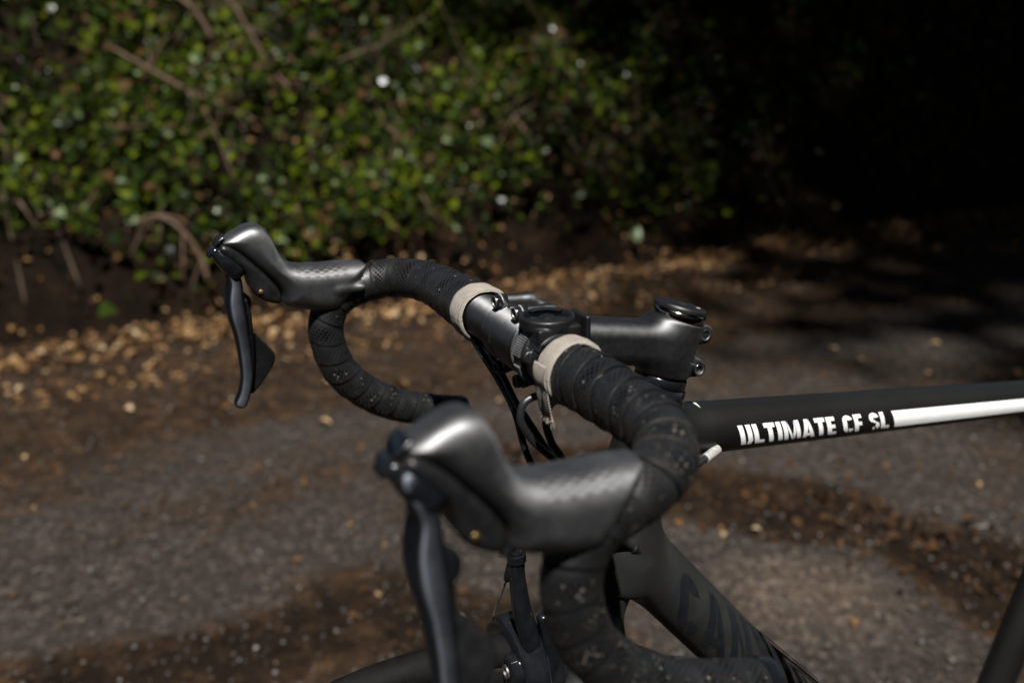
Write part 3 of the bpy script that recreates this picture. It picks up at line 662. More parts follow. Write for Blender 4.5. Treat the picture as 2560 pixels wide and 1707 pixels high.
GL = {  # unit-high stencil capitals: (width, pieces)
 'U': (.62, [rect(0, .0, T_, 1), rect(.38, .24, .62, 1), [(.28, 0), (.50, 0), (.62, .24), (.38, .24)]]),
 'L': (.50, [rect(0, 0, T_, 1), rect(T_, 0, .50, .22)]),
 'T': (.56, [rect(.16, 0, .40, .78), rect(0, .79, .56, 1)]),
 'I': (.24, [rect(0, 0, T_, 1)]),
 'M': (.90, [rect(0, 0, .22, 1), rect(.68, 0, .90, 1), [(.25, 1), (.25, .55), (.40, 0), (.52, 0)], [(.55, 0), (.65, .45), (.65, 1), (.48, .30)]]),
 'A': (.68, [[(0, 0), (.22, 0), (.42, 1), (.22, 1)], [(.45, 1), (.36, .55), (.46, 0), (.68, 0)], [(.25, .12), (.42, .12), (.39, .30), (.29, .30)]]),
 'E': (.48, [rect(0, 0, T_, 1), rect(T_, 0, .48, .2), rect(T_, .40, .45, .6), rect(T_, .8, .48, 1)]),
 'C': (.58, [rect(0, .25, T_, .75)] + arcq(.29, .72, .29, .28, 10, 180, T_, 7) + arcq(.29, .28, .29, .28, 180, 262, T_, 4) + arcq(.29, .28, .29, .28, 284, 350, T_, 4)),
 'F': (.47, [rect(0, 0, T_, 1), rect(T_, .40, .44, .6), rect(T_, .8, .47, 1)]),
 'S': (.58, arcq(.29, .72, .29, .28, 10, 230, T_, 8) + [[(.10, .56), (.30, .44), (.50, .42), (.26, .62)]] + arcq(.29, .28, .29, .28, -60, 50, T_, 6) + [rect(.16, 0, .30, .2)]),
 'N': (.66, [rect(0, 0, .2, 1), rect(.46, 0, .66, 1), [(.22, 1), (.22, .66), (.44, 0), (.44, .34)]]),
 'O': (.62, arcq(.31, .70, .31, .30, 0, 180, .2, 7) + arcq(.31, .30, .31, .30, 180, 360, .2, 7) + [rect(0, .30, .2, .70), rect(.42, .30, .62, .70)]),
 'Y': (.60, [rect(.2, 0, .40, .46), [(0, 1), (.22, 1), (.36, .46), (.20, .46)], [(.38, 1), (.60, 1), (.40, .48), (.30, .60)]]),
}
tdir = (TT1 - TT0) / np.linalg.norm(TT1 - TT0); tup = np.array([-tdir[2] * -1, 0, tdir[0] * -1]); tup = np.array([tdir[2], 0, -tdir[0]]); tup = tup * (1 if tup[2] > 0 else -1)
PHI0 = math.radians(-3.)
def tt_place(s, hgt):
    phi = PHI0 + hgt / 17.8
    d = np.array([0, math.cos(phi), 0]) + tup * math.sin(phi); o = TT0 + tdir * s
    return (o + d * 60).tolist(), (-d).tolist()
TT_TEXT = dict(s0=48.5, s1=201.5, h=15.)
def text_on(txt, s0, s1, h, place, lift, m, parent, gap=.09, space=.34, slant=0.):
    wt = sum(GL[c][0] + gap if c != ' ' else space for c in txt) - gap; k = (s1 - s0) / wt; x = s0
    for c in txt:
        if c == ' ': x += space * k; continue
        wd, pcs = GL[c]
        pl = [[(x + (a + slant * (b - .5)) * k, (b - .5) * h) for a, b in P] for P in pcs]
        strokes(pl, place, lift, 'letter', m, parent); x += (wd + gap) * k
text_on('ULTIMATE CF SL', TT_TEXT['s0'], TT_TEXT['s1'], TT_TEXT['h'], tt_place, .5, M_white, frame, slant=-.42)
strokes([[(212., -7.5), (505., -6.6), (505., 6.6), (203., 7.5)]], tt_place, .35, 'decal_stripe', M_white, frame, 6)
strokes([[(-138.9, -8.0), (-141.9, -7.4), (-139.9, 7.2), (-136.3, -4.3)]], lambda x, y: ((x, y, -30.), (0, 0, -1)), .3, 'decal_wedge', M_white, frame)
ddir = (DT1 - DT0) / np.linalg.norm(DT1 - DT0); dup = np.array([-ddir[2], 0, ddir[0]]); dup = dup * (1 if dup[2] > 0 else -1)
def dt_place(s, hgt):
    return (-128. - .7071 * s, 70., -228. - .7071 * s + hgt), (0, -1, 0)
text_on('CANYON', -14., 201., 51, dt_place, .3, M_navy, frame, gap=.14)

# --- handlebar: bare bar, then the taped path (left side; the right one is its mirror)
BARP = [(0, 40, 0), (0, 90, 0), (0, 125, 0), (1, 148, 0), (6, 168, 0), (16, 186, -1), (30, 197, -3), (46, 202, -7), (60, 203, -12), (70, 203, -21), (76, 203, -36), (75, 203, -55), (66, 203, -79), (48, 203.5, -99), (28, 204, -113), (8, 204.5, -122), (-15, 205, -130), (-40, 205, -137)]
RAD = [19.0, 18.7, 17.4, 16.5, 16.0, 15.8, 15.5, 15.2, 15, 14.5, 14.2, 14.2, 14.3, 14.4, 14.4, 14.4, 14.5, 14.6]
bar_core = tube([(0, -62, 0), (0, 62, 0)], 15.9, 48, 2)
hb = obj('handlebar', *bar_core, M_satin, bike)
QP, QS = spline(np.column_stack([BARP, RAD]), 1.0)
def tape_strip(s_start, pitch=17.0, seg=56, flip=False):
    T, A, B = frames(QP[:, :3], (0, 0, 1)); smax_ = QS[-1]; nw = int((smax_ - s_start) / pitch)
    ws = np.array([0, .06, .2, .35, .5, .65, .8, .9, .95, .985, 1.0]); pr = np.array([-.85, -.6, -.35, -.15, .05, .22, .38, .45, .42, .2, -.5])
    v = []; uv = []; mud = []
    nj = nw * seg
    for j in range(nj + 1):
        th = 2 * np.pi * (j % seg) / seg; s = np.minimum(s_start + (j / seg + ws) * pitch, smax_)
        wob = .25 * np.sin(j * .11) + .2 * np.sin(j * .037 + 1)
        r = np.interp(s, QS, QP[:, 3]) + pr * np.clip(1.25 - (s - 60) / 140, .42, 1) + .15 * np.sin(s * .4 + th * 3); s = np.minimum(s + wob * ws * 2, smax_)
        P = np.stack([np.interp(s, QS, QP[:, k]) for k in range(3)], 1); a = np.stack([np.interp(s, QS, A[:, k]) for k in range(3)], 1); b = np.stack([np.interp(s, QS, B[:, k]) for k in range(3)], 1)
        v.append(P + r[:, None] * (math.cos(th) * a + math.sin(th) * b)); uv.append(np.stack([ws * 17.2, np.full(len(ws), j / seg * 2 * np.pi * 16.5)], 1))
        mud.append(np.clip((s - 60) / 130, .25, 1) if not flip else np.clip((s - 90) / 200, .12, .6))
    k = len(ws); f = [[j * k + i, j * k + i + 1, (j + 1) * k + i + 1, (j + 1) * k + i] for j in range(nj) for i in range(k - 1)]
    v = np.concatenate(v); uv = np.concatenate(uv); mud = np.concatenate(mud)
    return v, [q[::-1] for q in f], uv, mud
for side, st in ((1, 22.), (-1, 18.)):
    v, f, uv, mud = tape_strip(st, flip=side < 0)
    if side < 0: v, f = mirror(v, f)
    tp = obj('bar_tape', v, f, M_tape, bike, uv=uv, attr={'mud': mud})
    # round stopper at the end of the drop
    e = np.array(BARP[-1]); d = np.array([-25., 0, -7]); d /= np.linalg.norm(d)
    v, f = lathe([(14.9, -9), (15.2, -4), (15.2, -1), (14.6, 1.0), (12.5, 2.3), (9, 2.8), (.1, 3.0)], e, d)
    if side < 0: v, f = mirror(v, f)
    obj('bar_plug', v, f, M_gloss, bike)
    # woven finishing tape: three slightly offset turns
    y0, y1 = (58., 74.) if side > 0 else (53.5, 73.)
    prof = [(18.3, 0), (19.4, .3), (19.9, 1.0), (20.1, 3), (20.4, 5), (20.6, 7), (20.5, (y1 - y0) * .6), (20.5, (y1 - y0) * .8), (20.2, (y1 - y0) - 1.0), (19.6, (y1 - y0) - .2), (18.2, (y1 - y0))]
    seg = 72; th = np.linspace(0, 2 * np.pi, seg, endpoint=False); v = []; uv = []
    for k, (r, dy) in enumerate(prof):
        wob = .45 * np.sin(th * 1 + 1.2) + .25 * np.sin(th * 2 + .5)
        rr = r + .25 * np.sin(th * 3 + dy) + .12 * np.sin(th * 11 + dy * 2)
        v.append(np.stack([rr * np.cos(th), side * (y0 + dy + wob * 1.4), rr * np.sin(th)], 1)); uv.append(np.stack([np.full(seg, dy * 1.0), th * 20], 1))
    v = np.concatenate(v); uv = np.concatenate(uv); f = [[i * seg + j, i * seg + (j + 1) % seg, (i + 1) * seg + (j + 1) % seg, (i + 1) * seg + j] for i in range(len(prof) - 1) for j in range(seg)]
    if side > 0: f = [q[::-1] for q in f]
    ft = obj('finishing_tape', v, f, M_cloth, bike, uv=uv)
    if side > 0:
        cs = [(20.2 * math.cos(math.radians(a)), 20.2 * math.sin(math.radians(a))) for a in np.linspace(20, -22, 12)] + [(18.4, -12), (17.4, -17), (16.2, -22), (15.0, -26.5)]
        v = []; uvf = []; m_ = 14
        for i, (cx_, cz_) in enumerate(cs):
            for o_ in (.9, 0.):
                for k in range(m_):
                    fy = y0 - .4 + 14.4 * k / (m_ - 1); jag = (.9 * math.sin(k * 2.3) + .6 * math.sin(k * 5.1)) if i == len(cs) - 1 else 0
                    v.append((cx_ + o_ + .25 * math.sin(k * .9 + i * .5), fy, cz_ + jag)); uvf.append((fy - y0, i * 2.))
        f = []
        for i in range(len(cs) - 1):
            for s_ in (0, 1):
                for k in range(m_ - 1):
                    a = (i * 2 + s_) * m_ + k; b = ((i + 1) * 2 + s_) * m_ + k; q = [a, a + 1, b + 1, b]; f.append(q if s_ == 0 else q[::-1])
            for k in (0, m_ - 1):
                a = i * 2 * m_ + k; b = (i + 1) * 2 * m_ + k; f.append([a, b, b + m_, a + m_])
        z = (len(cs) - 1) * 2 * m_; f += [[z + k, z + k + 1, z + m_ + k + 1, z + m_ + k] for k in range(m_ - 1)] + [[k, m_ + k, m_ + k + 1, k + 1] for k in range(m_ - 1)]
        obj('loose_end', v, f, M_cloth, ft, uv=np.array(uvf))
        rq = np.random.default_rng(4); fq = MB()
        for k in range(120):
            p0 = np.array([15.4 + rq.normal() * .4, rq.uniform(y0, y1 - 2), -26.6 + rq.normal() * .8]); dd = rq.normal(size=3) * .6 + [0, 0, -1.]
            fq.add(*tube([p0, p0 + dd * .8, p0 + dd * 1.6 + rq.normal(size=3) * .4], .11, 3, .6, False))
        o = obj('fibre', *fq.get(), M_cloth, ft); o['kind'] = 'stuff'
    # frayed lower end and loose fibres
    fz = MB(); rf = np.random.default_rng(9 + side)
    for q in range(170):
        a = math.radians(rf.normal(-95 if side > 0 else -70, 16)) if q < 170 else rf.uniform(0, 6.28); yy = side * (y0 + rf.uniform(0, y1 - y0)) if q < 170 else side * (y0 + rf.uniform(-.3, 1.2)); rr = 20.0
        p0 = np.array([rr * math.cos(a), yy, rr * math.sin(a)]); dd = np.array([math.cos(a), 0, math.sin(a)]) + rf.normal(size=3) * .7
        ln = rf.uniform(.8, 2.2) if q < 170 else rf.uniform(.4, 1.1)
        fz.add(*tube([p0, p0 + dd * ln * .5, p0 + dd * ln + rf.normal(size=3) * .3], .09, 3, .6, False))
    o = obj('fibre', *fz.get(), M_cloth, ft); o['kind'] = 'stuff'

# --- stem
def stem_sdf(X, Y, Z):
    side_ax = (U_, np.array([0, 1., 0]), np.array([-U_[2], 0, U_[0]]))
    mid = C_ * .5 + np.array([-4, 0, 0]); body = box_d(X, Y, Z, mid, (54, 15.5, 15.2), 10, side_ax)
    st = cyl_d(X, Y, Z, C_ - 22 * S_, C_ + 19.5 * S_, 18.6, 2.5)
    back = C_ + np.array([-17.5, 0, -4])
    a = smin(body, st, 14)
    cl = cyl_d(X, Y, Z, (0, -21, 0), (0, 21, 0), 18.2, 2)
    a = smin(a, cl, 9)
    for zz, xx in ((6.5, -21.5), (-17, -15.0)):
        a = smin(a, cyl_d(X, Y, Z, C_ + np.array([xx, -9.5, zz]), C_ + np.array([xx, 11.5, zz]), 7.2, 2), 4)
    for s in (-1, 1):
        for z in (1, -1):
            a = smin(a, cyl_d(X, Y, Z, (6.5, s * 14.7, z * 22.4), (-16, s * 14.7, z * 20.5), 4.7, 1.2), 1.2)
            a = smin(a, seg_d(X, Y, Z, (-12, s * 14.6, z * 20.3), (-36, s * 9, z * 6), 4.7, 5.5), 3.5)
    return a
stem = obj('stem', *snet(stem_sdf, (-152, -27, -62), (24, 27, 34), 1.0, 2), M_stem, bike)
# faceplate lies proud of the clamp, with a fine gap to it
def face_sdf(X, Y, Z):
    a = smax(cyl_d(X, Y, Z, (0, -21.4, 0), (0, 21.4, 0), 19.4, 1.2), -(X - 3.2), .8)
    for s in (-1, 1):
        for z in (1, -1):
            a = smin(a, cyl_d(X, Y, Z, (8.6, s * 14.7, z * 22.5), (3.6, s * 14.7, z * 22.3), 5.0, .8), 1.0)
    return smax(a, -cyl_d(X, Y, Z, (0, -30, 0), (0, 30, 0), 15.2, .2), .4)
fp = obj('faceplate', *snet(face_sdf, (0, -24, -32), (24, 24, 32), .9, 2), M_satin, stem)
def socket_bolt(p, ax, r, parent, m=None, dome=.5):
    m = m or M_bolt
    v, f = lathe([(r * .99, -2.5), (r, -.2), (r * .97, .15), (r * .80, .2), (r * .74, 0), (r * .70, -2.4), (.05, -2.5)], p, ax, 24)
    return autosmooth(obj('bolt', v, f, m, parent), 50)
for s in (-1, 1):
    for z in (1, -1): obj('bolt_collar', *lathe([(4.1, -.5), (4.25, 0), (4.25, 3.2), (4.0, 3.5)], (8.4, s * 14.7, z * 22.5), (1, 0, 0), 28), M_gloss, stem); socket_bolt(np.array([12.2, s * 14.7, z * 22.5]), (1, 0, 0), 4.1, stem)
for zz, xx in ((6.5, -21.5), (-17, -15.0)): socket_bolt(C_ + np.array([xx, 12.2 if zz > 0 else 15.5, zz]), (0, 1, 0), 4.3, stem)
obj('bolt_sleeve', *lathe([(4.9, 0), (4.9, 4.6), (4.4, 5)], C_ + np.array([-15., 11, -17]), (0, 1, 0), 24), M_gloss, stem)
obj('spacer', *lathe([(17.9, 19.4), (18.7, 19.6), (18.7, 25.2), (18.2, 25.4)], C_, S_, 56), M_polish, stem)
autosmooth(obj('top_cap', *lathe([(17.5, 25.5), (18.9, 25.8), (18.8, 27.6), (17.9, 28.9), (16.4, 29.3), (5.5, 29.2), (5.2, 28.9), (.05, 28.9)], C_, S_, 56), M_black, stem), 25)
cax = np.cross(S_, [0, 1, 0])
def cap_mark(q): return [(C_ + 29.45 * S_ + np.array([0, 1., 0]) * b + cax * -a).tolist() for a, b in q]
for q in ([(-12.5, 4.0), (-11.2, 4.0), (-11.2, 6.0), (-12.5, 6.0)], [(-10.4, 4.0), (-9.2, 5), (-10.4, 7.2), (-11.0, 6.6)], [(-8.6, 5.6), (-8.0, 6.2), (-9.2, 9.0), (-9.8, 8.4)]):
    obj('cap_mark', cap_mark(q), [[0, 1, 2, 3]], M_white, stem, smooth=False)
obj('headset_cover', *lathe([(18.6, -22.6), (18.9, -23), (18.9, -29), (18.3, -29.4), (18.3, -29.8), (19.8, -30.2), (20.4, -36), (20.4, -43)], C_, S_, 56), M_gloss, bike)
# maker's mark on the faceplate: engraving's shading painted as a dark peak, two fine lines
def fp_pts(q, r=19.55): return [(r * math.cos(a / 19.4), y, r * math.sin(a / 19.4)) for a, y in q]
def fp_strip(pts, wd):
    v = []; P = np.array(pts, float)
    for i, p in enumerate(P):
        t = P[min(i + 1, len(P) - 1)] - P[max(i - 1, 0)]; t /= np.linalg.norm(t); nn = np.array([-t[1], t[0]]) * wd / 2; v += [p + nn, p - nn]
    return fp_pts(v), [[2 * i, 2 * i + 1, 2 * i + 3, 2 * i + 2] for i in range(len(P) - 1)]
for pts, wd in (([(9, -7.5), (7.5, -5.6), (5, -5.4), (0, -5.2), (-7, -4.6), (-13, -3.8)], .7), ([(1, -3.6), (-4, -2.8), (-9, -2.0), (-14, -.8)], .7)):
    q = [tuple(np.array(pts[i]) * (1 - t) + np.array(pts[i + 1]) * t) for i in range(len(pts) - 1) for t in (0, .33, .66)] + [pts[-1]]
    obj('engraved_line', *fp_strip(q, wd), M_dark, fp, smooth=False)
obj('engraving_shade', fp_pts([(5.5, -7.4), (5.5, -6.6), (2, -8.2), (2, -6.4), (-2, -9.4), (-2, -6.2), (-6, -10.6), (-6, -5.8), (-10, -11.6), (-10, -5.2)], 19.5), [[0, 1, 3, 2], [2, 3, 5, 4], [4, 5, 7, 6], [6, 7, 9, 8]], M_dark, fp, smooth=False)

# --- computer mount
def mount_sdf(X, Y, Z):
    a = cyl_d(X, Y, Z, (-1, 34, 18.2), (-1, 34, 25.6), 17.2, 1.4)
    b = box_d(X, Y, Z, (-1.5, 40.5, 13), (14.5, 10, 8.5), 1.4)
    ring = smax(np.minimum(cyl_d(X, Y, Z, (0, 27, 0), (0, 39, 0), 19.0, 1.2), cyl_d(X, Y, Z, (0, 30, 0), (0, 59, 0), 17.2, .5)), -cyl_d(X, Y, Z, (0, 20, 0), (0, 55, 0), 16.0, .1), .5)
    m_ = smin(smin(a, b, .4), ring, .8)
    m_ = smax(m_, -cyl_d(X, Y, Z, (0, 10, 0), (0, 60, 0), 16.05, .1), .6)
    m_ = smax(m_, -cyl_d(X, Y, Z, (-1, 34, 23.9), (-1, 34, 30), 14.6, .3), .3)
    lug = cyl_d(X, Y, Z, (16.5, 40, 4), (16.5, 46, 4), 4.4, 1.4)
    plate = box_d(X, Y, Z, (-26.5, 31, 11.5), (1.8, 10, 11), 1.4)
    arm = box_d(X, Y, Z, (-21, 31, 2), (6, 7, 4), 2)
    return smin(smin(smin(m_, lug, 1.2), plate, .8), arm, 2)
mount = obj('computer_mount', *snet(mount_sdf, (-30, 14, -24), (28, 54, 31), .8, 2), M_black, bike)
dial = MB(); dial.add(*lathe([(14.4, 23.8), (14.4, 24.1), (4.4, 24.1), (4.2, 24.8), (3.2, 24.8), (3.0, 24.1), (.05, 24.1)], (-1, 34, 0), (0, 0, 1), 40))
obj('dial', *dial.get(), M_gloss, mount)
for a0 in (20, 200):
    th = np.radians(np.linspace(a0, a0 + 95, 16)); v = []
    for r, z in ((14.9, 25.5), (10.6, 25.5), (10.6, 24.9), (14.9, 24.9)): v.append(np.stack([-1 + r * np.cos(th), 34 + r * np.sin(th), np.full(16, z)], 1))
    v = np.concatenate(v); f = [[k * 16 + i, k * 16 + i + 1, ((k + 1) % 4) * 16 + i + 1, ((k + 1) % 4) * 16 + i] for k in range(4) for i in range(15)] + [[0, 16, 32, 48], [63, 47, 31, 15]]
    obj('locking_tab', v, f, M_black, mount, smooth=False)
rb = MB()
for i in range(31):
    a = math.radians(66 - i * 4.5); c, s = math.cos(a), math.sin(a)
    if 14 <= i <= 17: continue
    wdt = 4.4; r0, r1, h = 18.8, 20.4, .33; y0, y1 = 28.6, 36.5; t = np.array([-s, 0, c]); nrm = np.array([c, 0, s]); v = []
    for r, hh in ((r0, .62), (r1, .36)):
        for yy in (y0, y1):
            for sg in (-1, 1): v.append(nrm * r + t * hh * sg + np.array([0, yy, 0]))
    rb.add(v, [[0, 1, 5, 4], [1, 3, 7, 5], [3, 2, 6, 7], [2, 0, 4, 6], [4, 5, 7, 6]])
o = obj('ribbed_strap', *rb.get(), M_rib, mount, smooth=False); o['kind'] = 'stuff'

# --- shifters: rubber hood, bracket, brake lever, shift paddle (y is measured outwards from the hood's middle)
HOOD = chaikin([(43, 8), (42, 13), (52, 14.5), (64, 15), (77, 15), (90, 16.2), (98.5, 17.6), (105, 21), (109, 27), (112, 35), (115, 42.5), (118.5, 48.5), (123, 52), (129, 53), (136, 50.5), (143, 47), (149, 43.5), (151, 40), (148, 38), (139, 32), (128, 20.5), (118, 9), (112, .5), (110, -5), (110, -11), (106, -15.5), (88, -20.5), (76, -23.5), (67, -23), (60, -17), (52, -9), (46, -1)], 2)
def hood_sdf(X, Y, Z):
    d2 = poly_d(X - 5.5 * np.clip(Y / 15, 0, 1) ** 1.5 * np.clip((72 - X) / 24, 0, 1), Z, HOOD)
    horn = np.clip((Z - 12) / 34, 0, 1); front = np.clip((X - 122) / 30, 0, 1)
    hw = 17.2 + 1.0 * np.sin(np.clip((X - 44) / 66, 0, 1) * np.pi) - 2.4 * horn - 2.6 * front
    lip = np.exp(-np.maximum(0, (X - 43.5 + .42 * Z) - 1.5) / 2.0)
    q = np.clip((X + .42 * (Z + 10) - 41.5) / 15, 0, 1); q = q * q * (3 - 2 * q)
    a = extr(d2, Y, hw + .7 * np.clip(lip, 0, 1), 2.6 + (11.6 - 3.5 * front - 2.0 * horn) * q)
    # outer side swells gently, inner side carries the cable rib
    a = smin(a, seg_d(X, Y, Z, (50, -15.2, -4.5), (68, -16.2, -4), 3.4, 3.0), 4)
    return a
HV, HF = snet(hood_sdf, (34, -24, -32), (160, 24, 60), 1.15, 2)
BRK = chaikin([(150, 41), (140, 34), (129, 22), (119, 10.5), (113.5, 2), (111.5, -4), (112, -10), (120, -8.5), (128, -4), (133.5, 2), (135, 10), (137, 19), (145, 26), (153, 33), (154, 38)], 2)
def brk_sdf(X, Y, Z):
    return extr(poly_d(X, Z, BRK), Y, 15.2 - 2.8 * np.clip((X - 122) / 30, 0, 1), 4.0)
BV, BF = snet(brk_sdf, (104, -20, -18), (162, 20, 48), 1.0, 2)
def place(v, f, side):
    v = np.array(v, float); v[:, 1] += HB
    return (v, f) if side > 0 else mirror(v, f)
LEV = [(151, 1, 30), (147, 1, 21), (144, 1, 10), (145, 2, -4), (144.5, 3.5, -16), (142.5, 5.5, -32), (141, 8, -52), (141, 10.5, -72), (144, 12.5, -86), (147.5, 13.5, -94)]
LHW = [11, 11.2, 10.0, 11.2, 12, 10.2, 7.8, 5.6, 5.2, 5.4]; LHT = [5.5, 5.2, 5.0, 6.8, 7.2, 5.8, 5.2, 4.8, 4.6, 5.0]
for side in (1, -1):
    sh = empty('shifter', (0, 0, 0), bike)
    v, f = place(HV, HF, side)
    obj('hood', v, f, M_hood, sh, uv=np.stack([HV[:, 0], HV[:, 1]], 1))
    obj('bracket', *place(BV, BF, side), M_black, sh)
    lv = obj('brake_lever', *place(*loft(LEV, (0, 1, 0), LHW, LHT, ex=4.2, seg=40), side), M_lever, sh)
    # lever head at the pivot, with its bright nose, and the ear carrying the return stop
    obj('lever_head', *place(*loft([(143, 0, 20), (150, 0, 28), (156, 0, 34)], (0, 1, 0), [12.5, 12.5, 9.0], [8, 7, 4.5], ex=3.2), side), M_gloss, lv)
    obj('lever_nose', *place(*loft([(155.5, 0, 35.5), (159, 0, 34.5), (160.5, 0, 31.5)], (0, 1, 0), [7, 6.6, 5.6], [1.6, 1.7, 1.5], ex=2.6), side), M_chrome, lv)
    obj('lever_ear', *place(*loft([(143, 9, -1), (136, 9, -9), (137, 8.5, -16), (142, 8, -20)], (0, 1, 0), [2.2, 2.4, 2.4, 2.2], [3.5, 4, 4, 3.5]), side), M_gloss, lv)
    obj('name_plate', *place(*loft([(150, 0, 44.6), (153.0, 0, 42.4), (155, 0, 39.5)], (0, 1, 0), [7.8, 8, 7.2], [1.3, 1.4, 1.3], ex=3), side), M_chrome, sh)
    # shift paddle behind the lever
    pad = chaikin([(137, -30), (133, -35), (124, -46), (117, -56), (118, -64), (126, -76), (134, -86), (140, -90), (141, -70), (140, -45)], 2)
    def pad_sdf(X, Y, Z, pad=pad):
        yo = Y - (3.5 + .145 * (-Z - 20)); return extr(poly_d(X, Z, pad), yo - .02 * (X - 128) ** 2 * .25, 3.0, 2.2)
    obj('shift_paddle', *place(*snet(pad_sdf, (110, -8, -96), (146, 26, -24), 1.0, 2), side), M_black, sh)
    obj('inner_lever', *place(*loft([(138, 0, -6), (137, 2, -18), (137, 4, -34), (138, 7, -56), (140, 10, -78)], (0, 1, 0), [5, 6.5, 6, 5, 4], [2, 3, 3.5, 4, 3]), side), M_black, sh)
    for s2 in (1, -1):
        obj('pivot_pin', *place(*lathe([(1.8, 0), (1.8, .6), (1.3, .9), (.05, 1.0)], (127.5, s2 * 14.8, 2.5), (0, s2, 0), 16), side), M_brass, sh)
    obj('clamp_screw', *place(*lathe([(3.2, -3), (3.2, 1), (2.4, 1.6), (.05, 1.6)], (113.5, 12.5, -10), (.3, .5, -.8), 16), side), M_chrome, sh)

# --- cables
def cable(pts, r=2.5, name='cable', m=M_cable): return obj(name, *tube(pts, r, 14, 2), m, bike)
cable([(0, -80, -19.5), (6, -64, -18.5), (9, -50, -19.5), (9, -36, -25), (7.5, -20, -34), (5.5, 0, -50), (-3, 2, -84), (-20, 8, -118), (-52, 18, -150), (-84, 22, -176)])
cable([(2, -62, -19.5), (6, -45, -19.5), (7, -30, -22), (7, -12, -31), (6, 2, -42), (0, 10, -55), (-16, 10, -83), (-24, 12, -100), (-6, 14, -125), (8, 15, -140), (13, 15, -150)])
cable([(2, 66, -20), (4, 44, -24), (9, 36, -25.5), (16, 35, -29), (18.5, 35, -37), (17, 35, -44), (9, 35, -57), (-5, 35, -72), (-22, 33, -90), (-50, 34, -100), (-90, 32, -112), (-125, 25, -108), (-150, 17.5, -103)])
cable([(1, 56, -20), (2, 44, -29), (2.5, 40, -37), (3, 40, -45), (-1, 40, -58), (-8, 40, -70), (-24, 38, -104), (-40, 36, -130), (-56, 34, -143), (-86, 24, -173), (-96, 17, -182)], 2.6)
obj('cable_ferrule', *tube([(-70, 30, -157), (-90, 22.5, -177)], 3.3, 16, 2), M_black, bike)
autosmooth(obj('cable_ferrule', *tube([(-135, 22.5, -106.2), (-149, 18.2, -103.2)], 3.6, 16, 2), M_worn, bike))

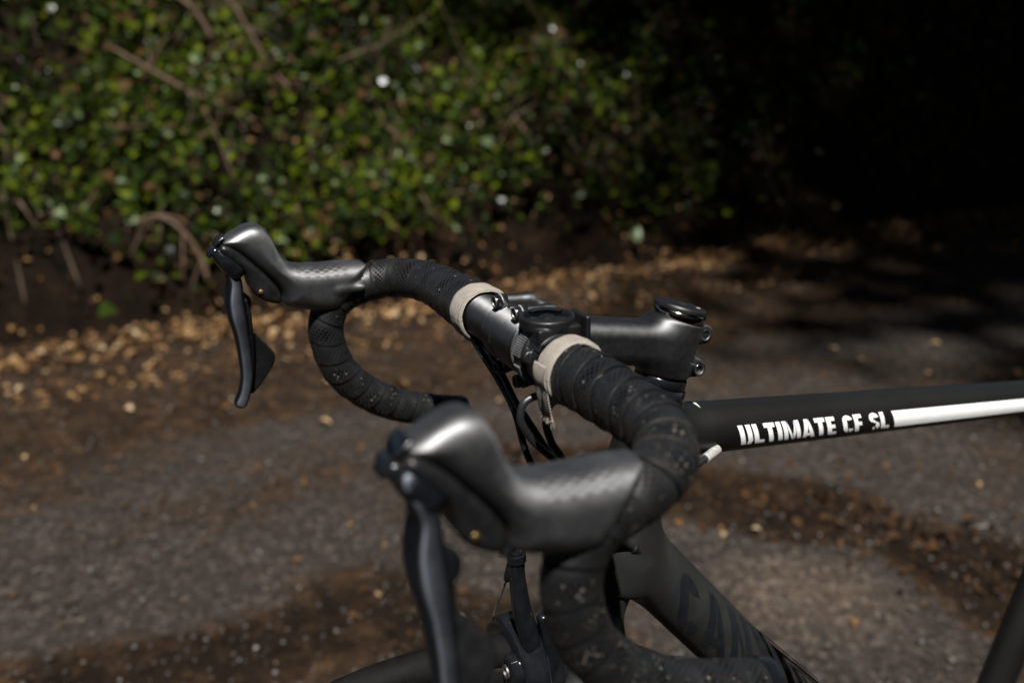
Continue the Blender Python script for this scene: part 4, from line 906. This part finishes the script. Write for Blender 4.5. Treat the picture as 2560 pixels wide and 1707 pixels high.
# --- fork, front brake, wheels
AX = np.array([87., 0, -553])
def fork_sdf(X, Y, Z):
    a = seg_d(X, Y, Z, C_ - 186 * S_, C_ - 204 * S_, 25, 23)
    for s in (-1, 1):
        a = smin(a, seg_d(X, Y, Z, (-50, s * 24, -232), (-24, s * 37, -270), 17, 15), 16)
        a = smin(a, seg_d(X, Y, Z, (-24, s * 37, -270), (45, s * 46, -450), 15, 11.5), 8)
        a = smin(a, seg_d(X, Y, Z, (45, s * 46, -450), (84, s * 50, -548), 11.5, 8), 8)
    return smax(a, -cyl_d(X, Y, Z, AX + np.array([0, -21, 0]), AX + np.array([0, 21, 0]), 348, 3), 3)
obj('fork', *snet(fork_sdf, (-100, -72, -570), (110, 72, -175), 3.2, 2), M_frame, bike)
def wheel(name, c):
    r = empty(name, (0, 0, 0), bike); n = 128; th = np.linspace(0, 2 * np.pi, n, endpoint=False)
    def ring(prof, nm, m):
        v = []; k = len(prof)
        for a in th: v += [c + np.array([(q[0]) * math.cos(a), q[1], q[0] * math.sin(a)]) for q in prof]
        return obj(nm, v, [[i * k + j, i * k + (j + 1) % k, ((i + 1) % n) * k + (j + 1) % k, ((i + 1) % n) * k + j] for i in range(n) for j in range(k)], m, r)
    ring([(327 + 12.5 * math.cos(a), 12.5 * math.sin(a)) for a in np.linspace(0, 2 * np.pi, 20, endpoint=False)], 'tyre', M_tyre)
    ring([(318, -11), (322, -11), (322, 11), (318, 11), (296, 9), (288, 3), (288, -3), (296, -9)], 'rim', M_rim)
    obj('hub', *lathe([(4, -50), (8, -50), (8, -36), (21, -34), (21, -30), (12, -26), (12, 26), (21, 30), (21, 34), (8, 36), (8, 50), (4, 50)], c, (0, 1, 0), 24), M_black, r)
    for i in range(20):
        a = 2 * np.pi * i / 20; s = 1 if i % 2 else -1; b = a + (.5 if i % 4 < 2 else -.5)
        obj('spoke', *tube([c + np.array([20 * math.cos(b), 32 * s, 20 * math.sin(b)]), c + np.array([292 * math.cos(a), 2 * s, 292 * math.sin(a)])], 1.0, 6, 40, dense=False), M_black, r)
    return r
wheel('front_wheel', AX)
br = empty('front_brake', (0, 0, 0), bike)
obj('caliper_arm', *loft([(2, -40, -292), (4, -38, -264), (6, -28, -236), (6, -10, -221), (5, 6, -219), (5, 20, -228), (4, 32, -256), (2, 38, -292)], (1, 0, 0), [7, 9, 11, 12, 12, 11, 9, 7], [6, 7, 8.5, 10, 10, 9, 7, 6], ex=3.2), M_gloss, br)
obj('cable_arm', *loft([(13.5, 15, -153), (13.5, 16.5, -166), (11.5, 18, -188), (8, 19.5, -206), (6, 20.5, -219)], (0, .25, 0) if False else (1, .2, 0), [5.0, 5.4, 6.2, 6.8, 7.0], [4.2, 4.4, 4.8, 5.2, 5.0], ex=3.6), M_gloss, br)
obj('side_arm', *loft([(-4, 23, -198), (-8, 23, -216), (-10.5, 23, -240), (-11.5, 23, -252)], (1, 0, 0), [5.5, 6.5, 7.5, 7.5], [5, 5, 5.2, 5.2], ex=3.4), M_gloss, br)
autosmooth(obj('pivot_barrel', *lathe([(.05, -34), (12, -34), (12.2, 0), (10.5, 1.2), (7, 1.4), (6.5, .6), (.05, .4)], (22, 16, -238), (1, 0, .02), 36), M_gloss, br))
socket_bolt(np.array([24.0, 16, -238]), (1, 0, 0), 5.0, br)
mb = MB().add(*lathe([(2.6, 14), (5.0, 13.8), (5.8, 12.6), (5.4, 11), (6.8, 10.4), (6.8, 5), (5.6, 4.2), (5.6, 0), (4.6, -3)], (13, 15, -157), (.05, .0, 1), 10))
autosmooth(obj('barrel_adjuster', *mb.get(), M_gloss, br), 25)
obj('cable_boot', *tube([(15, 11, -158), (15.5, 8, -165), (16, 6, -171)], [3.8, 3.4, 2.9], 14, 1.5), M_black, br)
obj('brake_cable', *tube([(16, 6, -170), (17, -2, -186), (18, -10, -202), (18, -16, -216)], .8, 8, 4), M_wire, br)
